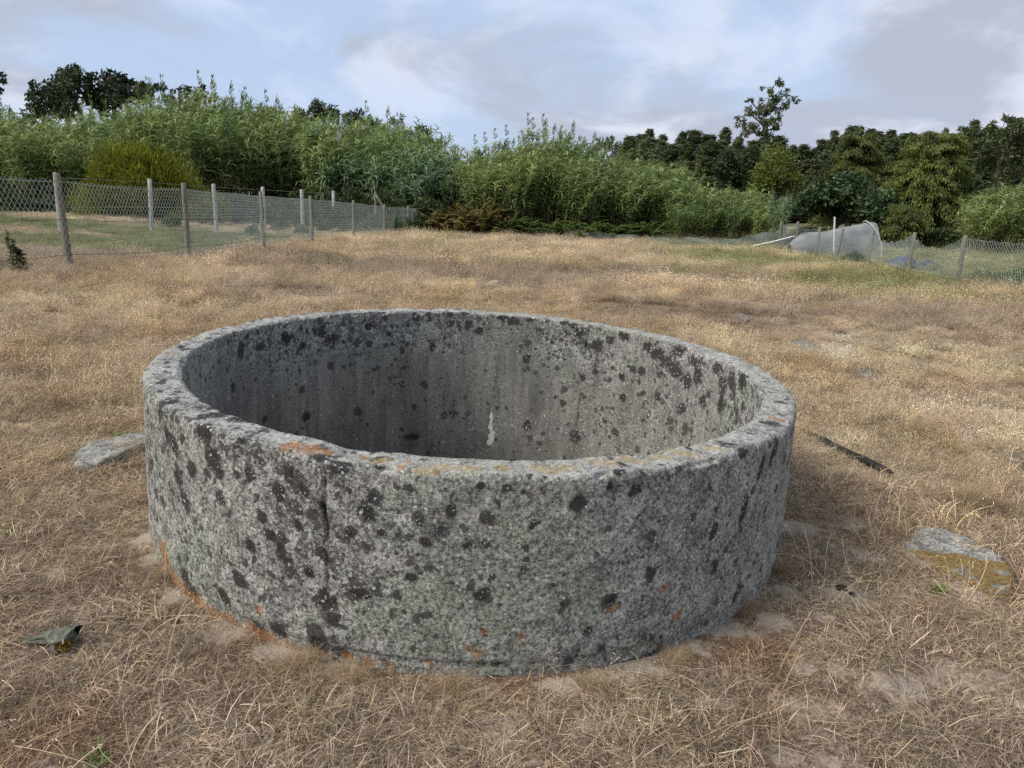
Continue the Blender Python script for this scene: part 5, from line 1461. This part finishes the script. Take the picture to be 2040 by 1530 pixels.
def fern_mesh(seed, n, h, m):
    rng = np.random.default_rng(seed); mb = MB()
    for k in range(n):
        az = rng.uniform(0, 2 * math.pi); L = h * rng.uniform(0.7, 1.25); b = rng.normal(size=3) * [0.25, 0.25, 0]
        e0 = rng.uniform(0.7, 1.35); e1 = e0 - rng.uniform(0.9, 1.7); s = np.linspace(0, 1, 9); cur = b.copy(); P = [b]
        for i in range(8):
            e = e0 + (e1 - e0) * s[i]; cur = cur + np.array([math.cos(e) * math.cos(az), math.cos(e) * math.sin(az), math.sin(e)]) * L / 8; P.append(cur)
        P = np.array(P); q_ = 44; u = rng.uniform(0.22, 1.0, q_); p = np.stack([np.interp(u, s, P[:, i]) for i in range(3)], 1)
        sg = np.where(np.arange(q_) % 2 == 0, 1, -1); sd_ = np.stack([-math.sin(az) * sg, math.cos(az) * sg, 0 * sg - 0.15], 1) + np.array([math.cos(az), math.sin(az), 0]) * 0.5
        leaves(mb, p, sd_, np.array([0, 0, 1.0]) + unit(rng, q_) * 0.3, 0.30 * h / 1.2 * np.clip(1.15 - u, 0.15, 1), 0.075, tints(rng, q_, 0.6, 1.3, 0.1) * rng.uniform(0.65, 1.35) )
        tube(mb, P, np.linspace(0.010, 0.003, 9), 3, np.array([1.2, 0.9, 0.8]), cap=False)
    return mb.mesh('fronds', m)


FG = [plant_proto('bracken_fern', [('fronds', fern_mesh(400 + k, 26, 1.25, MAT['fern_leaf']))], 'fern', 'fern') for k in range(2)]
FB = [plant_proto('bracken_fern', [('fronds', fern_mesh(410 + k, 26, 1.4, MAT['brown_fern']))], 'fern', 'fern') for k in range(2)]
for D in (42.6, 41.8):
    for px in np.arange(866, 1010, 17):
        b = ground_at(px + rng0.normal() * 5, D); place(FB[rng0.integers(2)], b, rng0.uniform(0, 6), float(rng0.uniform(1.15, 1.6)) * (1.15 if px < 960 else 0.95), 'rusty yellow bracken fern at the end of the left fence', 'rusting bracken by the fence end')
for D in (42.0, 41.0):
    for px in np.arange(1000, 1300, 21):
        b = ground_at(px + rng0.normal() * 6, D); place(FG[rng0.integers(2)], b, rng0.uniform(0, 6), float(rng0.uniform(1.0, 1.5)), 'green bracken fern at the foot of the middle reeds', 'green bracken below the middle reeds')

WEED = [plant_proto('leafy_weed', bush_parts(90 + k, 0.55, 0.55, 0.9, MAT['weed_leaf'], 900, 0.11, 0.05, 0.6, 14), 'weed', 'weed') for k in range(2)]
for px, py, D, s in [(560, 440, 36, 1.0), (640, 440, 37, 1.2), (690, 448, 36, 1.1), (730, 445, 38, 1.3), (760, 445, 38.5, 1.4), (785, 450, 38, 1.3), (800, 445, 40, 1.5), (830, 450, 41, 1.4), (845, 455, 41, 1.2), (710, 455, 34, 0.8), (600, 455, 33, 0.7), (345, 440, 33, 0.9), (500, 455, 31, 0.6)]:
    place(WEED[rng0.integers(2)], ground_at(px, D), rng0.uniform(0, 6), s, 'pale green leafy weed growing beyond the left wire mesh', 'green weeds beyond the left fence')
for px, D, s in [(1990, 20.5, 0.55), (2015, 19.6, 0.6), (2035, 19.2, 0.7), (1965, 21.5, 0.5), (1700, 29.5, 0.6), (1715, 30.5, 0.7), (1825, 24.5, 0.6), (1880, 23, 0.5), (2060, 20, 0.7)]:
    place(WEED[rng0.integers(2)], ground_at(px, D), rng0.uniform(0, 6), s, 'low green weed at the foot of the right wire mesh fence', 'green weeds along the right fence')


def tall_weed():
    rng = np.random.default_rng(9); mb = MB(); st = MB(); h = 0.62
    for k in range(3):
        a = np.array([[0.05 * k, 0, -0.03], [0.05 * k - 0.02, 0.03 * k, h * 0.5], [0.05 * k - 0.03, 0.02, h * (1 - 0.2 * k)]]); tube(st, a, [0.012, 0.009, 0.004], 5)
        n = 90; u = rng.uniform(0.12, 1, n); p = np.stack([np.interp(u, [0, 0.5, 1], a[:, i]) for i in range(3)], 1); az = rng.uniform(0, 6.3, n)
        leaves(mb, p, np.stack([np.cos(az), np.sin(az), rng.uniform(-0.6, 0.7, n)], 1), np.array([0, 0, 1.0]) + unit(rng, n) * 0.4, 0.095 * (1.15 - 0.75 * u), 0.034, tints(rng, n, 0.5, 1.0, 0.08))
    b = G(32, 552)
    tree_o = empty('tall_weed', b, 0, 'upright dark green weed standing before the left end of the wire mesh', 'weed')
    put('stem', st.mesh('stem', MAT['cane']), tree_o); put('leaves', mb.mesh('leaves', MAT['weed_leaf']), tree_o)


tall_weed()
for px, py, s, lab in [(192, 1520, 0.05, 'tiny bright green seedling at the bottom left edge of the photo'), (240, 872, 0.06, 'small yellow green sprig behind the flat stone slab'), (1868, 1180, 0.045, 'tiny green sprig in front of the ochre lichen slab'),
                       (15, 1062, 0.05, 'small green shoot at the left picture edge')]:
    rng = np.random.default_rng(int(px)); mb = MB(); n = 40; az = rng.uniform(0, 6.3, n)
    strips(mb, rng.normal(size=(n, 3)) * [s * 0.4, s * 0.4, 0], az, rng.uniform(0.5, 1.4, n), rng.uniform(-0.3, 0.8, n), s * rng.uniform(0.6, 1.3, n), 0.006, tints(rng, n))
    o = mb.build('seedling', MAT['bright_weed']); o.location = G(px, py); tag(o, lab, 'seedling')

# ------------------------------------------------------------------ long arching tufts of dead grass
TUFT = []
for k in range(3):
    rng = np.random.default_rng(700 + k); mb = MB(); n = 520
    p = np.stack([rng.normal(size=n) * 0.09, rng.normal(size=n) * 0.06, np.zeros(n)], 1)
    az = rng.uniform(0, 6.283, n); az = np.arctan2(np.sin(az) - 0.25, np.cos(az) + 0.35)
    strips(mb, p, az, rng.uniform(0.7, 1.5, n), rng.uniform(-1.3, 0.1, n), rng.uniform(0.16, 0.46, n), rng.uniform(0.0016, 0.0032, n), tints(rng, n, 0.45, 1.25, 0.05), 5, twist=rng.normal(size=n) * 0.5)
    TUFT.append(plant_proto('dry_grass_tuft', [('blades', mb.mesh('blades', MAT['tuft']))], 'tuft', 'grass tuft'))
for k, (px, py, sc_, rz, lab) in enumerate([(1815, 872, 0.95, 0.0, 'big arching tuft of long pale dead grass beside the cement strips'), (1735, 838, 0.6, 0.3, 'smaller arching tuft of dead grass left of the biggest one'),
                                       (1905, 1000, 0.6, 0.2, 'low splayed tuft of long straw above the ochre lichen slab'), (250, 905, 0.42, 2.5, 'small tuft of dead grass against the flat grey slab'),
                                       (600, 1330, 0.34, 3.9, 'small tuft of bent straw at the near left foot of the tank'), (1480, 1215, 0.3, 0.4, 'thin tuft of straw at the near right foot of the tank'),
                                       (1950, 1010, 0.55, 0.1, 'splayed straw tuft nearest the right picture edge above the slab'), (235, 700, 0.6, 1.0, 'pale tuft of long dead grass in the field left of the tank rim'),
                                       (700, 1352, 0.26, 3.0, 'low tuft of brown straw before the cracked side of the tank'), (905, 1375, 0.3, 4.2, 'tuft of straw with drooping heads nearest the lowest edge of the tank'), (1180, 1372, 0.24, 5.0, 'short tuft of rusty straw at the foot of the tank, right of centre'),
                                       (1345, 1318, 0.26, 0.8, 'short brown tuft at the foot of the tank under its darker right side'), (325, 1150, 0.22, 2.2, 'tiny tuft of straw at the left foot of the tank beside the orange stain'), (1548, 1140, 0.32, 0.2, 'dense dark brown tuft against the right edge of the tank')]):
    place(TUFT[k % 3], G(px, py), rz, sc_, lab)

# ------------------------------------------------------------------ dry grass
def grass_variant(kind, seed):
    rng = np.random.default_rng(seed); mb = MB()
    def gt(n, lo=0.55, hi=1.45): return rng.uniform(lo, hi, (n, 1)) * (1 + rng.normal(size=(n, 3)) * np.array([0.03, 0.05, 0.09]))
    if kind == 'mat':
        n = 84; p = np.stack([rng.normal(size=n) * 0.07, rng.normal(size=n) * 0.07, rng.uniform(0, 0.018, n)], 1)
        az = rng.normal() + rng.normal(size=n) * 1.3
        strips(mb, p, az, rng.uniform(0.0, 0.7, n), rng.uniform(-0.55, 0.15, n), 0.015 + 0.12 * rng.random(n) ** 2.4, rng.uniform(0.0012, 0.0034, n), gt(n, 0.16, 0.85) + np.array([0.85, 0.85, 0.87]) * (rng.random((n, 1)) < 0.27), 3, twist=rng.normal(size=n) * 0.5)
        n = 14; p = np.stack([rng.normal(size=n) * 0.06, rng.normal(size=n) * 0.06, np.zeros(n)], 1)
        strips(mb, p, rng.uniform(0, 6.3, n), rng.uniform(0.6, 1.4, n), rng.uniform(-0.6, 0.6, n), rng.uniform(0.04, 0.13, n), rng.uniform(0.001, 0.002, n), gt(n, 0.6, 1.6), 3)
    elif kind == 'fluff':
        lie = (seed % 50) >= 5
        m = 7; cc = rng.normal(size=(m, 2)) * 0.15; cf = rng.uniform(0.6, 1.35, m); ch = rng.uniform(0.6, 1.25, m); la = rng.uniform(0, 6.3, m)
        n = 150; w = rng.integers(0, m, n); p = np.concatenate([cc[w] + rng.normal(size=(n, 2)) * 0.045, np.zeros((n, 1))], 1)
        az = la[w] + rng.normal(size=n) * 1.1
        L = rng.uniform(0.09, 0.25, n) * ch[w]; pts = strips(mb, p, az, rng.uniform(0.7, 1.5, n) * (0.35 if lie else 1), rng.uniform(-0.5, 0.8, n) - (0.5 if lie else 0), L, 0.0024, gt(n, 0.45, 1.2) * cf[w][:, None], 3)
        for f in range(1 if lie else 4):
            k = pts[-1] * (1 - f * 0.09) + pts[-2] * f * 0.09 + rng.normal(size=(n, 3)) * [0.016, 0.016, 0.012]
            leaves(mb, k, rng.normal(size=(n, 3)) * 0.8 + [0, 0, -0.2], unit(rng, n), rng.uniform(0.007, 0.013, n), 0.006, gt(n, 0.8, 1.7) * cf[w][:, None])
        n = 150; w = rng.integers(0, m, n); p = np.concatenate([cc[w] + rng.normal(size=(n, 2)) * 0.07, np.zeros((n, 1))], 1)
        strips(mb, p, rng.uniform(0, 6.3, n), rng.uniform(0.1, 1.1, n), rng.uniform(-0.7, 0.1, n), rng.uniform(0.05, 0.17, n), 0.003, gt(n, 0.35, 1.15) * cf[w][:, None], 3)
    elif kind == 'far':
        m = 14; cc = rng.uniform(-0.6, 0.6, (m, 2)); cf = rng.uniform(0.65, 1.3, m); ch = rng.uniform(0.55, 1.2, m); la = rng.uniform(0, 6.3, m)
        n = 420; w = rng.integers(0, m, n); p = np.concatenate([cc[w] + rng.normal(size=(n, 2)) * 0.13, np.zeros((n, 1))], 1); az = la[w] + rng.normal(size=n) * 1.2
        pts = strips(mb, p, az, rng.uniform(0.8, 1.5, n), rng.uniform(0.0, 1.0, n), rng.uniform(0.12, 0.34, n) * ch[w], 0.008, gt(n, 0.45, 1.2) * cf[w][:, None], 2)
        for f in range(2):
            k = pts[-1] + rng.normal(size=(n, 3)) * [0.03, 0.03, 0.025]
            leaves(mb, k, rng.normal(size=(n, 3)) + [0, 0, 0.3], unit(rng, n), rng.uniform(0.02, 0.036, n), 0.015, gt(n, 0.8, 1.6) * cf[w][:, None])
    elif kind == 'straw':
        n = 9; p = np.stack([rng.normal(size=n) * 0.05, rng.normal(size=n) * 0.05, np.zeros(n)], 1); az = rng.uniform(0, 6.3, n)
        pts = strips(mb, p, az, rng.uniform(0.7, 1.5, n), rng.uniform(-0.4, 1.0, n), rng.uniform(0.10, 0.32, n), 0.0018, gt(n, 1.0, 1.8), 5, twist=rng.normal(size=n) * 0.8, taper=False)
        for f in range(5):
            leaves(mb, pts[-1] + rng.normal(size=(n, 3)) * 0.013, rng.normal(size=(n, 3)) * 0.5 + [0, 0, -0.6], unit(rng, n), rng.uniform(0.009, 0.016, n), 0.004, gt(n, 1.0, 1.7))
    if len(mb.C) and kind in ('fluff', 'far'): pass
    me = mb.mesh('grass_' + kind, MAT['grass'])
    return bpy.data.objects.new('grass_tuft', me)


def scatter(name, kind, nvar, pts, scl, col, tilt, label, seed):
    
    rng = np.random.default_rng(seed); n = len(pts)
    coll = bpy.data.collections.new(name + '_kinds')
    for k in range(nvar): coll.objects.link(grass_variant(kind, seed * 50 + k))
    me = bpy.data.meshes.new(name); me.vertices.add(n); me.vertices.foreach_set('co', pts.astype(np.float32).ravel())
    rot = np.stack([rng.normal(size=n) * tilt, rng.normal(size=n) * tilt, rng.uniform(0, 6.283, n)], 1)
    a = me.attributes.new('irot', 'FLOAT_VECTOR', 'POINT'); a.data.foreach_set('vector', rot.astype(np.float32).ravel())
    a = me.attributes.new('ikind', 'INT', 'POINT'); 
    ki = rng.integers(0, nvar, n)
    if kind == 'fluff':
        low_ = rng.random(n) < 0.12 + 0.85 * sstep(0.50, 0.60, fbm(pts[:, 0] * 0.7, pts[:, 1] * 0.7, 0, 88, 4)); ki = np.where(low_, rng.integers(5, nvar, n), rng.integers(0, 5, n)); scl = np.where(low_, scl * 0.85, scl)
    a.data.foreach_set('value', ki.astype(np.int32))
    a = me.attributes.new('iscl', 'FLOAT', 'POINT'); a.data.foreach_set('value', scl.astype(np.float32))
    a = me.attributes.new('icol', 'FLOAT_COLOR', 'POINT'); a.data.foreach_set('color', np.concatenate([col, np.ones((n, 1))], 1).astype(np.float32).ravel())
    me.update()
    o = put(name, me); me.materials.append(MAT['grass'])
    ng = bpy.data.node_groups.new(name, 'GeometryNodeTree')
    ng.interface.new_socket('Geometry', in_out='INPUT', socket_type='NodeSocketGeometry'); ng.interface.new_socket('Geometry', in_out='OUTPUT', socket_type='NodeSocketGeometry')
    N = ng.nodes; gi = N.new('NodeGroupInput'); g_o = N.new('NodeGroupOutput'); ip = N.new('GeometryNodeInstanceOnPoints'); ci = N.new('GeometryNodeCollectionInfo')
    ci.inputs['Collection'].default_value = coll; ci.inputs['Separate Children'].default_value = True; ci.inputs['Reset Children'].default_value = True
    def na(nm, t):
        x = N.new('GeometryNodeInputNamedAttribute'); x.data_type = t; x.inputs['Name'].default_value = nm; return x.outputs['Attribute']
    l = ng.links.new
    l(gi.outputs[0], ip.inputs['Points']); l(ci.outputs[0], ip.inputs['Instance']); ip.inputs['Pick Instance'].default_value = True
    l(na('ikind', 'INT'), ip.inputs['Instance Index']); l(na('irot', 'FLOAT_VECTOR'), ip.inputs['Rotation']); l(na('iscl', 'FLOAT'), ip.inputs['Scale'])
    l(ip.outputs[0], g_o.inputs[0])
    md = o.modifiers.new('scatter', 'NODES'); md.node_group = ng
    tag(o, label, 'grass', kind='stuff')
    return o


_clear = [(G(px, py)[:2], r) for px, py, r in [(75, 1282, 0.07), (110, 1285, 0.09), (145, 1285, 0.09), (1480, 632, 0.14), (1610, 696, 0.15), (1640, 708, 0.1), (1690, 733, 0.14), (1725, 752, 0.12), (1858, 825, 0.14),
           (1935, 864, 0.09), (2018, 918, 0.13), (1640, 883, 0.05), (1668, 899, 0.05), (1725, 929, 0.06), (1758, 945, 0.07), (180, 915, 0.1), (220, 900, 0.12), (260, 890, 0.12),
           (1840, 1090, 0.09), (1880, 1110, 0.11), (1930, 1130, 0.12), (1975, 1150, 0.1), (2000, 1165, 0.07), (50, 746, 0.07)]]


def sample(rng, n, r0, r1, half):
    r = np.sqrt(rng.uniform(r0 * r0, r1 * r1, n)); a = rng.uniform(-half, half, n)
    x, y = r * np.sin(a), r * np.cos(a); z = tz(x, y)
    loc = (np.stack([x, y, z], 1) - TC) @ M
    ok = np.hypot(loc[:, 0], loc[:, 1]) > RB + 0.02
    for c_, r_ in _clear: ok &= np.hypot(x - c_[0], y - c_[1]) > r_
    return np.stack([x, y, z], 1)[ok], np.hypot(loc[:, 0], loc[:, 1])[ok]


def finish_scatter(name, kind, nvar, seed, n, r0, r1, half, keepf, sclf, tilt, label, colmul=1.0):
    rng = np.random.default_rng(seed); P, dt = sample(rng, n, r0, r1, half)
    k = rng.random(len(P)) < keepf(P[:, 0], P[:, 1], dt); P = P[k]; dt = dt[k]
    c, g = field(P[:, 0], P[:, 1]); v = np.exp(rng.normal(size=(len(P), 1)) * 0.22) * (1 + rng.normal(size=(len(P), 3)) * [0.02, 0.012, 0.07]) * colmul
    scatter(name, kind, nvar, P, sclf(P, dt, rng), np.clip(c * v, 0.01, 0.95), tilt, label, seed); print(name, len(P))


HALF = R(50)
finish_scatter('matted_grass', 'mat', 10, 5, 11500, 1.1, 8.5, HALF,
               lambda x, y, dt: (1 - 0.88 * sstep(0.24, 0.50, bare_mask(x, y))) * sstep(8.5, 5.5, np.hypot(x, y)) ** 0.5,
               lambda P, dt, rng: rng.uniform(0.7, 1.15, len(P)) * (0.55 + 0.45 * sstep(1.6, 1.85, dt)), 0.12, 'flattened brown and straw coloured dry grass matted over the near ground')
finish_scatter('seeding_grass', 'fluff', 8, 6, 7500, 3.0, 17, HALF,
               lambda x, y, dt: (1 - 0.9 * sstep(0.3, 0.7, bare_mask(x, y))) * sstep(3.6, 6.5, np.hypot(x, y)) * (0.35 + 0.65 * sstep(0.35, 0.55, fbm(x * 0.8, y * 0.8, 0, 66, 3))) * sstep(1.6, 2.1, dt),
               lambda P, dt, rng: rng.uniform(0.65, 1.15, len(P)) * (0.6 + 0.4 * sstep(4, 7, np.hypot(P[:, 0], P[:, 1]))), 0.15, 'golden seeding dry grass standing over the middle of the field')
finish_scatter('far_grass', 'far', 8, 7, 6200, 13, 62, R(46),
               lambda x, y, dt: (0.45 + 0.55 * sstep(0.35, 0.55, fbm(x * 0.5, y * 0.5, 0, 67, 3))) * sstep(12, 17, np.hypot(x, y)),
               lambda P, dt, rng: rng.uniform(0.6, 1.1, len(P)) * (1 + 0.30 * sstep(26, 36, P[:, 1])) * (1 - 0.55 * sstep(0.2, 1.5, np.interp(P[:, 1], FENCE_Y, FENCE_X) - P[:, 0])), 0.12, 'tall pale dry grass with some green over the far part of the field')
finish_scatter('loose_straw', 'straw', 6, 8, 800, 1.1, 7, HALF,
               lambda x, y, dt: (1 - 0.8 * sstep(0.3, 0.7, bare_mask(x, y))) * sstep(0.42, 0.58, fbm(x * 1.7, y * 1.7, 0, 68, 3)),
               lambda P, dt, rng: rng.uniform(0.5, 1.05, len(P)), 0.25, 'thin upright dry straws with drooping seed heads', 1.15)
